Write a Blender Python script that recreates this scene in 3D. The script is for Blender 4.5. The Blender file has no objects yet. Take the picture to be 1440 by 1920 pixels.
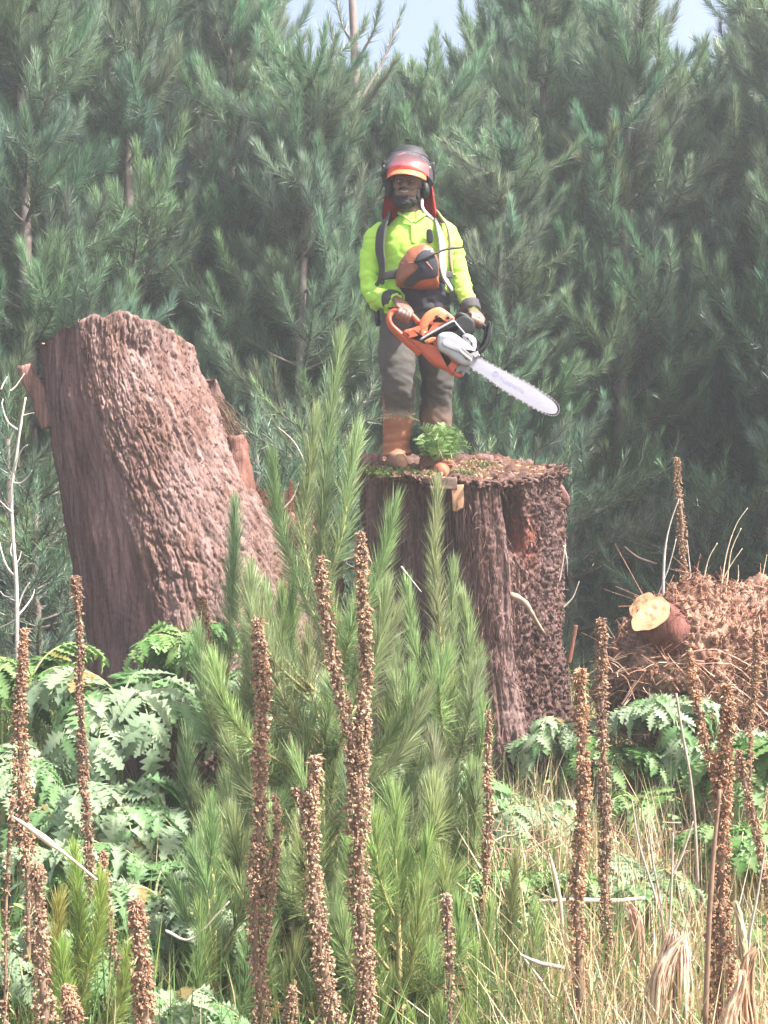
import bpy, bmesh, math, random
import numpy as np
from mathutils import Vector, Matrix

# ---------------------------------------------------------------- camera, sky, sun, exposure
SC = bpy.context.scene
COL = SC.collection
CAMZ = 1.65
FPX = 2637.0          # focal length in pixels of the 1440x1920 photograph
cam_d = bpy.data.cameras.new('camera')
cam = bpy.data.objects.new('camera', cam_d)
COL.objects.link(cam)
cam.location = (0, 0, CAMZ)
cam.rotation_euler = (math.radians(90), 0, 0)
cam_d.sensor_fit = 'VERTICAL'
cam_d.angle = 2 * math.atan(960 / FPX)
cam_d.clip_start = 0.05
cam_d.clip_end = 2000
SC.camera = cam

SUN_EL, SUN_AZ = math.radians(55), math.radians(71)     # azimuth from the direction behind the camera towards the right
sdir = Vector((math.sin(SUN_AZ) * math.cos(SUN_EL), -math.cos(SUN_AZ) * math.cos(SUN_EL), math.sin(SUN_EL)))
world = bpy.data.worlds.new('World')
SC.world = world
world.use_nodes = True
wn, wl = world.node_tree.nodes, world.node_tree.links
wn.clear()
sky = wn.new('ShaderNodeTexSky')
sky.sky_type = 'NISHITA'
sky.sun_disc = False
sky.sun_elevation = SUN_EL
sky.sun_rotation = math.atan2(sdir.x, sdir.y)
sky.air_density = 1.0
sky.dust_density = 9.0
sky.ozone_density = 0.5
sky.altitude = 300
bg = wn.new('ShaderNodeBackground')
bg.inputs['Strength'].default_value = 0.11
out = wn.new('ShaderNodeOutputWorld')
wl.new(sky.outputs[0], bg.inputs[0])
wl.new(bg.outputs[0], out.inputs[0])

sun_d = bpy.data.lights.new('sun', 'SUN')
sun_d.energy = 5.0
sun_d.angle = math.radians(0.6)
sun_d.color = (1.0, 0.965, 0.92)
sun = bpy.data.objects.new('sun', sun_d)
COL.objects.link(sun)
sun.location = (10, -5, 20)
sun.rotation_euler = sdir.to_track_quat('Z', 'Y').to_euler()

vs = SC.view_settings
vs.view_transform = 'Standard'
vs.look = 'None'
vs.gamma = 1
vs.use_curve_mapping = False
vs.exposure = 1.68
SC.cycles.max_bounces = 6
SC.cycles.diffuse_bounces = 3
SC.cycles.transparent_max_bounces = 8
SC.cycles.volume_bounces = 1

random.seed(4)
RNG = np.random.default_rng(11)

# ---------------------------------------------------------------- helpers
def P(px, py, Y):
    """a pixel of the photograph at distance Y -> a point of the place"""
    return np.array(((px - 720) / FPX * Y, Y, CAMZ + (960 - py) / FPX * Y))

def nrm(v):
    v = np.asarray(v, float)
    return v / np.maximum(np.linalg.norm(v, axis=-1, keepdims=True), 1e-9)

_pr = np.random.default_rng(5)
_PM = np.concatenate([_pr.permutation(256)] * 3)
_GR = nrm(_pr.normal(size=(256, 3)))

def pn(p, f=1.0, off=0.0):
    """3D gradient noise, about -1..1"""
    p = np.asarray(p, float) * f + off
    i = np.floor(p).astype(int)
    w = p - i
    i &= 255
    u = w * w * w * (w * (w * 6 - 15) + 10)
    r = 0
    for dx in (0, 1):
        for dy in (0, 1):
            for dz in (0, 1):
                h = _PM[_PM[_PM[i[:, 0] + dx] + i[:, 1] + dy] + i[:, 2] + dz]
                g = (_GR[h] * (w - np.array((dx, dy, dz)))).sum(1)
                k = (u[:, 0] if dx else 1 - u[:, 0]) * (u[:, 1] if dy else 1 - u[:, 1]) * (u[:, 2] if dz else 1 - u[:, 2])
                r = r + g * k
    return r * 1.5

def fbm(p, f=1.0, o=3, off=0.0):
    r, a = 0, 1.0
    for k in range(o):
        r = r + a * pn(p, f, off + 17 * k)
        f *= 2.1
        a *= .5
    return r

def sstep(a, b, x):
    t = np.clip((x - a) / (b - a), 0, 1)
    return t * t * (3 - 2 * t)

def plates(u, v, cw, ch, seed=0):
    """cracked plates: distance to the nearest crack (0 in it) and a random number per plate"""
    gx_, gy_ = u / cw, v / ch
    ix, iy = np.floor(gx_).astype(int), np.floor(gy_).astype(int)
    f1 = np.full(u.shape, 9.); f2 = np.full(u.shape, 9.); idr = np.zeros(u.shape)
    for dx in (-1, 0, 1):
        for dy in (-1, 0, 1):
            cx_, cy_ = ix + dx, iy + dy
            h = _PM[(_PM[(cx_ + seed) & 255] + cy_) & 255]; h2 = _PM[h + 31]; h3 = _PM[h2 + 57]
            d_ = np.hypot(cx_ + .1 + .8 * h / 255 - gx_, cy_ + .1 + .8 * h2 / 255 - gy_)
            n_ = d_ < f1
            f2 = np.where(n_, f1, np.minimum(f2, d_)); idr = np.where(n_, h3 / 255., idr); f1 = np.where(n_, d_, f1)
    return f2 - f1, idr

class MB:
    """collects geometry (numpy) and links it as ONE mesh object"""
    def __init__(s):
        s.v, s.q, s.t, s.c, s.qm, s.tm, s.n = [], [], [], [], [], [], 0
    def add(s, v, q=None, t=None, c=(1, 1, 1), m=0):
        v = np.asarray(v, float).reshape(-1, 3)
        c = np.asarray(c, float)
        if c.ndim == 1:
            c = np.broadcast_to(c, (len(v), 3))
        s.v.append(v); s.c.append(c)
        if q is not None and len(q):
            q = np.asarray(q, int).reshape(-1, 4)
            s.q.append(q + s.n); s.qm.append(np.full(len(q), m) if np.isscalar(m) else m)
        if t is not None and len(t):
            t = np.asarray(t, int).reshape(-1, 3)
            s.t.append(t + s.n); s.tm.append(np.full(len(t), m) if np.isscalar(m) else m)
        s.n += len(v)
    def mesh(s, name, mats, smooth=True, loc=(0, 0, 0)):
        me = bpy.data.meshes.new(name)
        v = np.concatenate(s.v) - np.asarray(loc, float)
        q = np.concatenate(s.q) if s.q else np.zeros((0, 4), int)
        t = np.concatenate(s.t) if s.t else np.zeros((0, 3), int)
        me.vertices.add(len(v))
        me.vertices.foreach_set('co', v.astype(np.float32).ravel())
        nl = q.size + t.size
        me.loops.add(nl)
        me.loops.foreach_set('vertex_index', np.concatenate((q.ravel(), t.ravel())).astype(np.int32))
        me.polygons.add(len(q) + len(t))
        st = np.concatenate((np.arange(len(q)) * 4, q.size + np.arange(len(t)) * 3))
        me.polygons.foreach_set('loop_start', st.astype(np.int32))
        mi = np.concatenate((s.qm + s.tm)) if (s.qm or s.tm) else np.zeros(0)
        me.polygons.foreach_set('material_index', mi.astype(np.int32))
        me.polygons.foreach_set('use_smooth', np.full(len(q) + len(t), smooth))
        a = me.color_attributes.new('col', 'FLOAT_COLOR', 'POINT')
        c = np.concatenate(s.c)
        a.data.foreach_set('color', np.concatenate((c, np.ones((len(c), 1))), 1).astype(np.float32).ravel())
        for m in (mats if isinstance(mats, (list, tuple)) else [mats]):
            me.materials.append(m)
        me.update()
        me.validate()
        return me
    def build(s, name, mats, parent=None, loc=(0, 0, 0), smooth=True):
        o = bpy.data.objects.new(name, s.mesh(name, mats, smooth, loc))
        COL.objects.link(o)
        if parent is not None:
            o.parent = parent
        else:
            o.location = loc
        return o

def tag(o, label, cat, group=None, kind=None):
    if label: o['label'] = label
    if cat: o['category'] = cat
    if group: o['group'] = group
    if kind: o['kind'] = kind
    return o

def thing(name, label, cat, loc=(0, 0, 0), group=None):
    o = bpy.data.objects.new(name, None)
    o.empty_display_size = .1
    COL.objects.link(o)
    o.location = [float(x) for x in loc]
    return tag(o, label, cat, group)

def child(name, me, parent, mat=None):
    o = bpy.data.objects.new(name, me)
    COL.objects.link(o)
    o.parent = parent
    if mat is not None:
        o.matrix_local = mat
    return o

def spline(pts, n, closed=False):
    """Catmull-Rom through rows (any number of columns)"""
    pts = np.asarray(pts, float)
    k = len(pts)
    if closed:
        ext = np.concatenate((pts[-1:], pts, pts[:2]))
        ts = np.linspace(0, k, n, endpoint=False)
    else:
        ext = np.concatenate((2 * pts[:1] - pts[1:2], pts, 2 * pts[-1:] - pts[-2:-1]))
        ts = np.linspace(0, k - 1 - 1e-9, n)
    i = ts.astype(int)
    w = (ts - i)[:, None]
    a, b, c, d = ext[i], ext[i + 1], ext[i + 2], ext[i + 3]
    return .5 * (2 * b + (c - a) * w + (2 * a - 5 * b + 4 * c - d) * w ** 2 + (3 * b - a - 3 * c + d) * w ** 3)

def frames(p, ref):
    t = nrm(np.gradient(p, axis=0))
    s = np.cross(np.broadcast_to(np.asarray(ref, float), t.shape), t)
    s = nrm(s)
    return t, s, np.cross(t, s)

def tube(mb, p, r, k=6, c=(1, 1, 1), ref=None, cap=True, m=0, jit=0, power=2.0):
    """swept tube along points p; r is a scalar, (N,) or (N,2) for elliptical sections"""
    p = np.asarray(p, float)
    n = len(p)
    r = np.asarray(r, float)
    if r.ndim == 0: r = np.full((n, 2), float(r))
    elif r.ndim == 1: r = np.stack((r, r), 1)
    if ref is None:
        d = p[-1] - p[0]
        ref = (0, 1, 0) if abs(d[1]) < .8 * np.linalg.norm(d) else (1, 0, 0)
    t, s, b = frames(p, ref)
    a = np.linspace(0, 2 * np.pi, k, endpoint=False)
    ca, sa = np.cos(a), np.sin(a)
    if power != 2.0:
        ca = np.sign(ca) * np.abs(ca) ** (2 / power); sa = np.sign(sa) * np.abs(sa) ** (2 / power)
    v = p[:, None] + s[:, None] * (ca[None, :, None] * r[:, None, :1]) + b[:, None] * (sa[None, :, None] * r[:, None, 1:])
    if jit: v = v + RNG.normal(size=v.shape) * jit
    v = v.reshape(-1, 3)
    i = np.arange(n - 1)[:, None] * k
    j = np.arange(k)[None]
    q = np.stack((i + j, i + (j + 1) % k, i + k + (j + 1) % k, i + k + j), -1).reshape(-1, 4)
    c = np.asarray(c, float)
    if c.ndim == 2: c = np.repeat(c, k, 0)
    tt = None
    if cap:
        v = np.concatenate((v, p[:1], p[-1:]))
        if c.ndim == 2: c = np.concatenate((c, c[:1], c[-1:]))
        jj = np.arange(k)
        tt = np.concatenate((np.stack((np.full(k, n * k), (jj + 1) % k, jj), 1),
                             np.stack((np.full(k, n * k + 1), (n - 1) * k + jj, (n - 1) * k + (jj + 1) % k), 1)))
    mb.add(v, q, tt, c, m)

def grid_faces(nu, nv, wrap=False):
    i = np.arange(nu - 1)[:, None] * nv
    j = np.arange(nv if wrap else nv - 1)[None]
    j2 = (j + 1) % nv
    return np.stack((i + j, i + j2, i + nv + j2, i + nv + j), -1).reshape(-1, 4)

def ellipsoid(mb, c, r, nu=14, nv=20, col=(1, 1, 1), m=0, rot=None):
    u = np.linspace(0, np.pi, nu)[:, None]
    w = np.linspace(0, 2 * np.pi, nv, endpoint=False)[None]
    v = np.stack((np.sin(u) * np.cos(w), np.sin(u) * np.sin(w), np.cos(u) + 0 * w), -1).reshape(-1, 3) * np.asarray(r)
    if rot is not None: v = v @ np.asarray(rot).T
    q = grid_faces(nu, nv, True)
    mb.add(v + np.asarray(c), q[:, ::-1], None, col, m)

def extrude(mb, poly, c0, ex, ey, ez, th, bevel=.006, n=0, m=0, col=(1, 1, 1)):
    """a solid from an outline: poly (N,2) in the plane ex,ey, thickness th along ez with rounded edges"""
    poly = np.asarray(poly, float)
    if n: poly = spline(poly, n, True)
    N = len(poly)
    tan = np.roll(poly, -1, 0) - np.roll(poly, 1, 0)
    nor = nrm(np.stack((tan[:, 1], -tan[:, 0]), 1))
    ar = (poly[:, 0] * np.roll(poly[:, 1], -1) - poly[:, 1] * np.roll(poly[:, 0], -1)).sum()
    if ar < 0: nor = -nor
    ex, ey, ez = (np.asarray(e, float) for e in (ex, ey, ez))
    rings = []
    for ins, z in ((bevel * 2.2, -th / 2), (bevel, -th / 2 + bevel * .1), (bevel * .3, -th / 2 + bevel * .35), (0, -th / 2 + bevel), (0, th / 2 - bevel), (bevel * .3, th / 2 - bevel * .35), (bevel, th / 2 - bevel * .1), (bevel * 2.2, th / 2)):
        pp = poly - nor * ins
        rings.append(c0 + pp[:, :1] * ex + pp[:, 1:] * ey + z * ez)
    R = len(rings)
    v = np.concatenate(rings + [rings[0].mean(0)[None], rings[-1].mean(0)[None]])
    q = grid_faces(R, N, True)
    j = np.arange(N)
    t = np.concatenate((np.stack((np.full(N, R * N), (j + 1) % N, j), 1), np.stack((np.full(N, R * N + 1), (R - 1) * N + j, (R - 1) * N + (j + 1) % N), 1)))
    mb.add(v, q, t, col, m)

def remesh(o, vox, smooth=4):
    m = o.modifiers.new('r', 'REMESH'); m.mode = 'VOXEL'; m.voxel_size = vox
    if smooth:
        s = o.modifiers.new('s', 'SMOOTH'); s.iterations = smooth; s.factor = .5
    dg = bpy.context.evaluated_depsgraph_get()
    me = bpy.data.meshes.new_from_object(o.evaluated_get(dg))
    old = o.data
    mats = [x for x in old.materials]
    o.modifiers.clear()
    me.name = old.name
    o.data = me
    me.materials.clear()
    for x in mats: me.materials.append(x)
    me.polygons.foreach_set('use_smooth', np.full(len(me.polygons), True))
    bpy.data.meshes.remove(old)
    return o

def vco(me):
    a = np.empty(len(me.vertices) * 3, np.float32); me.vertices.foreach_get('co', a); return a.reshape(-1, 3).astype(float)
def vno(me):
    a = np.empty(len(me.vertices) * 3, np.float32); me.vertices.foreach_get('normal', a); return a.reshape(-1, 3).astype(float)
def setco(me, v):
    me.vertices.foreach_set('co', v.astype(np.float32).ravel()); me.update()
def setcol(me, c):
    a = me.color_attributes.get('col') or me.color_attributes.new('col', 'FLOAT_COLOR', 'POINT')
    c = np.asarray(c, float)
    a.data.foreach_set('color', np.concatenate((c, np.ones((len(c), 1))), 1).astype(np.float32).ravel())

# ---------------------------------------------------------------- materials
def mat(name, base=(.5, .5, .5), rough=.7, attr=True, nscale=0, namt=.3, stretch=(1, 1, 1), bump=0, bscale=None, bdist=.01, spec=.4, metal=0, transl=0, alt=None, alts=3.0, altpos=(.42, .6), coat=0):
    m = bpy.data.materials.new(name)
    m.use_nodes = True
    N, L = m.node_tree.nodes, m.node_tree.links
    b = N['Principled BSDF']
    b.inputs['Roughness'].default_value = rough
    b.inputs['Specular IOR Level'].default_value = spec
    b.inputs['Metallic'].default_value = metal
    b.inputs['Coat Weight'].default_value = coat
    rgb = N.new('ShaderNodeRGB'); rgb.outputs[0].default_value = (*base, 1)
    cur = rgb.outputs[0]
    tc = N.new('ShaderNodeTexCoord')
    mp = N.new('ShaderNodeMapping'); mp.inputs['Scale'].default_value = stretch
    L.new(tc.outputs['Object'], mp.inputs[0])
    def noise(sc, det=5):
        n = N.new('ShaderNodeTexNoise'); n.inputs['Scale'].default_value = sc; n.inputs['Detail'].default_value = det
        n.inputs['Roughness'].default_value = .65
        L.new(mp.outputs[0], n.inputs['Vector']); return n
    if alt is not None:
        n = noise(alts)
        cr = N.new('ShaderNodeValToRGB'); cr.color_ramp.elements[0].position = altpos[0]; cr.color_ramp.elements[1].position = altpos[1]
        mx = N.new('ShaderNodeMix'); mx.data_type = 'RGBA'; mx.inputs['B'].default_value = (*alt, 1)
        L.new(n.outputs[0], cr.inputs[0]); L.new(cr.outputs[0], mx.inputs['Factor']); L.new(cur, mx.inputs['A'])
        cur = mx.outputs['Result']
    if attr:
        at = N.new('ShaderNodeAttribute'); at.attribute_name = 'col'
        mx = N.new('ShaderNodeMix'); mx.data_type = 'RGBA'; mx.blend_type = 'MULTIPLY'; mx.inputs['Factor'].default_value = 1
        L.new(cur, mx.inputs['A']); L.new(at.outputs['Color'], mx.inputs['B']); cur = mx.outputs['Result']
    if nscale:
        n = noise(nscale)
        mr = N.new('ShaderNodeMapRange'); mr.inputs['From Min'].default_value = .25; mr.inputs['From Max'].default_value = .75
        mr.inputs['To Min'].default_value = 1 - namt; mr.inputs['To Max'].default_value = 1 + namt
        mx = N.new('ShaderNodeMix'); mx.data_type = 'RGBA'; mx.blend_type = 'MULTIPLY'; mx.inputs['Factor'].default_value = 1
        L.new(n.outputs[0], mr.inputs[0]); L.new(cur, mx.inputs['A']); L.new(mr.outputs[0], mx.inputs['B']); cur = mx.outputs['Result']
    L.new(cur, b.inputs['Base Color'])
    if bump:
        n = noise(bscale or nscale, 6)
        bp = N.new('ShaderNodeBump'); bp.inputs['Strength'].default_value = bump; bp.inputs['Distance'].default_value = bdist
        L.new(n.outputs[0], bp.inputs['Height']); L.new(bp.outputs[0], b.inputs['Normal'])
    if transl:
        tr = N.new('ShaderNodeBsdfTranslucent'); L.new(cur, tr.inputs[0])
        ms = N.new('ShaderNodeMixShader'); ms.inputs[0].default_value = transl
        L.new(b.outputs[0], ms.inputs[1]); L.new(tr.outputs[0], ms.inputs[2])
        L.new(ms.outputs[0], N['Material Output'].inputs[0])
    return m

M = {}
M['ground'] = mat('ground', (.085, .065, .04), .95, nscale=6, namt=.5, bump=.6, bscale=25, bdist=.03, alt=(.07, .085, .035), alts=.8)
M['needle'] = mat('pine_needles', (.142, .218, .136), .42, spec=.6, transl=.35)
M['needle_near'] = mat('sapling_needles', (.27, .335, .168), .42, spec=.55, transl=.45)
M['pine_bark'] = mat('pine_bark', (.16, .13, .115), .9, nscale=14, namt=.4, stretch=(1, 1, .3), bump=.5, bscale=30)
M['shoot'] = mat('shoot_bark', (.40, .34, .16), .7, nscale=30, namt=.25)
M['bark'] = mat('stump_bark', (.195, .130, .118), .95, nscale=34, namt=.55, stretch=(1, 1, .14), bump=1.0, bscale=95, bdist=.012, spec=.12, alt=(.15, .088, .072), alts=7)
M['fibre'] = mat('fibre_bark', (.255, .175, .16), .95, nscale=60, namt=.6, stretch=(1, 1, .06), bump=.9, bscale=130, bdist=.012, spec=.12, alt=(.17, .105, .09), alts=5)
M['wood'] = mat('cut_wood', (.62, .415, .27), .75, nscale=9, namt=.4, stretch=(1, 1, 1), bump=.2, bscale=60)
M['mound'] = mat('rotten_bark', (.29, .19, .145), .95, nscale=35, namt=.5, bump=.9, bscale=60, bdist=.02, spec=.15, alt=(.20, .105, .072), alts=8)
M['stalk'] = mat('dead_stalk', (.22, .155, .11), .85, nscale=40, namt=.35)
M['capsule'] = mat('seed_capsules', (.37, .275, .21), .85, nscale=60, namt=.25)
M['frond'] = mat('frond_leaf', (.20, .275, .165), .55, spec=.35, transl=.38, nscale=25, namt=.25)
M['greenleaf'] = mat('green_leaf', (.11, .19, .06), .55, spec=.45, transl=.3, nscale=20, namt=.25)
M['rachis'] = mat('rachis', (.24, .26, .12), .6)
M['straw'] = mat('dry_straw', (.62, .52, .37), .8, transl=.2)
M['grass'] = mat('green_grass', (.19, .26, .10), .6, transl=.3)
M['twig'] = mat('bleached_twig', (.46, .40, .36), .8, nscale=40, namt=.2)
M['greywood'] = mat('grey_wood', (.44, .36, .29), .85, nscale=20, namt=.4, stretch=(1, 1, .2), bump=.6, bscale=60)
M['skin'] = mat('skin', (.135, .076, .056), .5, nscale=40, namt=.12)
M['beard'] = mat('beard', (.012, .010, .010), .8, nscale=90, namt=.4, bump=.6, bscale=160, bdist=.004)
M['eye'] = mat('eye_white', (.34, .29, .26), .3, attr=False)
M['dark'] = mat('black_plastic', (.010, .010, .012), .62, attr=False, nscale=30, namt=.2)
M['hivis'] = mat('hi_vis_cloth', (.37, .64, .085), .85, nscale=8, namt=.06, bump=.12, bscale=300, bdist=.002)
M['navy'] = mat('navy_cloth', (.022, .022, .034), .85, nscale=14, namt=.2, bump=.1, bscale=300, bdist=.002)
M['trouser'] = mat('trouser_cloth', (.074, .067, .060), .9, nscale=9, namt=.18, bump=.15, bscale=260, bdist=.002)
M['boot'] = mat('boot_leather', (.27, .15, .09), .75, nscale=12, namt=.35, bump=.3, bscale=60)
M['sole'] = mat('boot_sole', (.06, .05, .045), .85, attr=False)
M['helmet'] = mat('helmet_shell', (.62, .055, .035), .35, nscale=12, namt=.1, coat=.3)
M['orange'] = mat('saw_orange', (.52, .095, .045), .45, nscale=14, namt=.16, bump=.05, bscale=80)
M['orangelit'] = mat('saw_orange_lit', (.75, .20, .085), .4, nscale=14, namt=.12)  # lighter copy of the saw orange, sunlight put into its colour
M['steel'] = mat('bar_steel', (.43, .42, .485), .38, nscale=20, namt=.08, metal=.25, stretch=(1, 1, 6))
M['alu'] = mat('cast_alloy', (.36, .36, .385), .45, nscale=25, namt=.12, metal=.2)
M['chain'] = mat('saw_chain', (.24, .225, .235), .6, metal=.4)
M['print'] = mat('bar_print', (.33, .31, .55), .5, attr=False)
M['strapdark'] = mat('strap_black', (.045, .042, .045), .85, nscale=60, namt=.2)
M['straptan'] = mat('strap_tan', (.24, .19, .105), .85, nscale=60, namt=.2)
M['strapgrey'] = mat('strap_grey', (.50, .49, .48), .6, nscale=40, namt=.1)
M['pouch'] = mat('pouch_leather', (.24, .085, .042), .5, nscale=14, namt=.4, bump=.25, bscale=40, alt=(.16, .06, .04), alts=9)
M['cloth_red'] = mat('neck_cloth', (.75, .035, .035), .7, nscale=10, namt=.1)
def visor_mat():
    m = bpy.data.materials.new('clear_visor'); m.use_nodes = True
    N, L = m.node_tree.nodes, m.node_tree.links
    b = N['Principled BSDF']; b.inputs['Base Color'].default_value = (.40, .36, .42, 1); b.inputs['Roughness'].default_value = .3
    t = N.new('ShaderNodeBsdfTransparent'); s = N.new('ShaderNodeMixShader'); s.inputs[0].default_value = .085
    L.new(t.outputs[0], s.inputs[1]); L.new(b.outputs[0], s.inputs[2]); L.new(s.outputs[0], N['Material Output'].inputs[0])
    return m
M['visor'] = visor_mat()
# ---------------------------------------------------------------- the ground
def gz(x, y):
    x = np.asarray(x, float); y = np.asarray(y, float)
    p = np.stack((x, y, x * 0), -1).reshape(-1, 3)
    b = np.where(y < 9, .06 * (y - 4.5), .27 + .012 * (y - 9))
    b = np.where(y > 60, .27 + .012 * 51, b)
    return b + (pn(p, .55) * .10 + pn(p, 2.1, 9) * .04).reshape(x.shape)

def axis(near, far, step, k):
    a = np.arange(-near, near + step, step)
    g = near * np.power(far / near, np.linspace(0, 1, k))[1:]
    return np.concatenate((-g[::-1], a, g))
gx = axis(8, 500, .14, 22)
gy = axis(14, 500, .14, 22) + 8
X, Yg = np.meshgrid(gx, gy, indexing='ij')
g = MB()
g.add(np.stack((X, Yg, gz(X, Yg)), -1).reshape(-1, 3), grid_faces(len(gx), len(gy))[:, ::-1])
tag(g.build('ground', M['ground']), 'earth of the clearing under the plants', None, kind='structure')

# ---------------------------------------------------------------- pine needles and pines
def blades(mb, b, d, L, w, c, bend=.0, two=False, m=0, gdir=(0, 0, -1)):
    """one thin tapering blade per row"""
    n = len(b)
    d = nrm(d)
    s = nrm(np.cross(d, nrm(RNG.normal(size=(n, 3))))) * np.asarray(w).reshape(-1, 1)
    L = np.asarray(L).reshape(-1, 1)
    if not two:
        v = np.stack((b - s, b + s, b + d * L), 1).reshape(-1, 3)
        mb.add(v, None, np.arange(n * 3).reshape(-1, 3), np.repeat(c, 3, 0), m)
    else:
        g_ = np.asarray(gdir, float)[None] * np.asarray(bend).reshape(-1, 1) * L
        mid = b + d * L * .5 + g_ * .25
        tip = b + d * L + g_
        v = np.stack((b - s * .8, b + s * .8, mid - s, mid + s, tip), 1).reshape(-1, 3)
        i = np.arange(n)[:, None] * 5
        mb.add(v, i + np.array([[0, 1, 3, 2]]), i + np.array([[2, 3, 4]]), np.repeat(c, 5, 0), m)

def shoot(mb, ax, n, L, w, tint, s0=0., two=False, spread=(58, 14), bend=.15):
    """a foxtail of needles along the polyline ax"""
    ax = np.asarray(ax)
    k = len(ax)
    u = s0 + (1 - s0) * RNG.random(n) ** .8
    f = u * (k - 1 - 1e-6); i = f.astype(int); w_ = (f - i)[:, None]
    b = ax[i] * (1 - w_) + ax[i + 1] * w_
    t = nrm(ax[i + 1] - ax[i])
    r = nrm(np.cross(t, RNG.normal(size=(n, 3))))
    a = np.radians(spread[0] + (spread[1] - spread[0]) * u + RNG.normal(size=n) * 9)[:, None]
    d = t * np.cos(a) + r * np.sin(a) + np.array((0, 0, .12))
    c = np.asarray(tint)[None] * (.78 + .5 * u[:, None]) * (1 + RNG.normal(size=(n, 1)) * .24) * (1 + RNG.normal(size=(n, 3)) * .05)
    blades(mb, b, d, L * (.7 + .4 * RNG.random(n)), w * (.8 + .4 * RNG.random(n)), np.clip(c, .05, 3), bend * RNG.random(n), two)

def curve_up(p, az, L, a0, a1, n=7, wob=.04):
    """a branch that starts at angle a0 above level and curves to a1"""
    a = np.radians(np.linspace(a0, a1, n - 1))
    az_ = az + np.cumsum(RNG.normal(size=n - 1) * wob)
    st = L / (n - 1)
    d = np.stack((np.cos(a) * np.cos(az_), np.cos(a) * np.sin(az_), np.sin(a)), 1) * st
    return np.concatenate((p[None], p + np.cumsum(d, 0)))

def make_pine(H, spread, clear=.6, dens=2.4, nl=.18, nw=.0031, lean=0.0):
    """one pine as two meshes: wood (trunk and limbs) and crown"""
    wood, limbs, crown = MB(), MB(), MB()
    z = np.linspace(-.3, H, 16)
    tr = np.stack((RNG.normal(size=16).cumsum() * .012 + lean * (z / H) ** 2, RNG.normal(size=16).cumsum() * .012, z), 1)
    tube(wood, tr, .012 + .075 * (1 - np.clip(z / H, 0, 1)) ** .8 * H / 7, 8)
    zz = clear
    tint0 = np.array((1, 1, 1))
    while zz < H - .25:
        f = (zz - clear) / (H - clear)
        nb = RNG.integers(4, 7)
        a0 = RNG.random() * 6.28
        for k in range(nb):
            az = a0 + k * 6.28 / nb + RNG.normal() * .25
            L = (spread * (1 - f) ** .75 + .28) * (.6 + .6 * RNG.random())
            p = np.array((np.interp(zz, z, tr[:, 0]), np.interp(zz, z, tr[:, 1]), zz + RNG.normal() * .05))
            br = curve_up(p, az, L, 12 + 25 * f + RNG.normal() * 7, 55 + 20 * f + RNG.normal() * 8, 9)
            tube(limbs, br, np.linspace(.016 * L + .004, .005, 9), 4, cap=False)
            tint = tint0 * np.array((1 + RNG.normal() * .11, 1 + RNG.normal() * .06, 1 + RNG.normal() * .11)) * (.72 + .6 * RNG.random())
            tip = min(.75, .62 / L)
            cut = br[max(0, int(8 * (1 - tip))):]
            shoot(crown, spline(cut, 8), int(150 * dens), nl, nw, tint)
            for _ in range(2):      # upright plumes close to the trunk
                q = br[RNG.integers(0, 3)]; sh = curve_up(q, az + RNG.normal() * .9, .3 + .35 * RNG.random(), 35, 72, 5)
                tube(limbs, sh, np.linspace(.006, .003, 5), 3, cap=False)
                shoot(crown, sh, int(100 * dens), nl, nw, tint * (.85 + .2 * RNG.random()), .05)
            # side shoots, curving upwards
            ns = int(L / .2)
            for j in range(ns):
                s = .22 + .7 * (j + RNG.random()) / max(ns, 1)
                q = br[min(7, int(s * 8))] + (br[min(8, int(s * 8) + 1)] - br[min(7, int(s * 8))]) * RNG.random()
                sd = az + RNG.choice((-1, 1)) * (.5 + .6 * RNG.random())
                sl = (.34 + .42 * RNG.random()) * (1.15 - .4 * s)
                sh = curve_up(q, sd, sl, 20 + RNG.normal() * 12, 66 + RNG.normal() * 9, 6)
                tube(limbs, sh, np.linspace(.007, .003, 6), 3, cap=False)
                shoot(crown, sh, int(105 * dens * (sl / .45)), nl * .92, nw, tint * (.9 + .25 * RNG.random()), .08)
        zz += .29 + .15 * RNG.random()
    top = tr[-4:]
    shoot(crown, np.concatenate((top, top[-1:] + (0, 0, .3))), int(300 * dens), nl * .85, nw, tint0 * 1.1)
    return (wood.mesh('trunk', M['pine_bark']), limbs.mesh('limbs', M['pine_bark']), crown.mesh('crown', M['needle'], False))

PINES = [make_pine(7.0, 1.05, .9), make_pine(6.4, 1.2, .5, lean=.25), make_pine(7.4, .95, 1.2), make_pine(6.0, 1.1, .35, lean=-.2)]
PH = [7.0, 6.4, 7.4, 6.0]

def place_pine(px, Y, toppy, k, label, group=None, rot=None, wide=1.0):
    x = (px - 720) / FPX * Y
    z0 = float(gz(x, Y)) - .02
    h = CAMZ + (960 - toppy) / FPX * Y - z0
    s = h / (PH[k] + .3)
    t = thing('pine_tree', label, 'pine tree', (x, Y, z0), group)
    t.rotation_euler.z = RNG.random() * 6.28 if rot is None else rot
    w = wide * (.5 + .5 * s)
    t.scale = (w, w, s)
    for n, me in zip(('trunk', 'limbs', 'crown'), PINES[k]):
        child(n, me, t)
    return t

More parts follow.
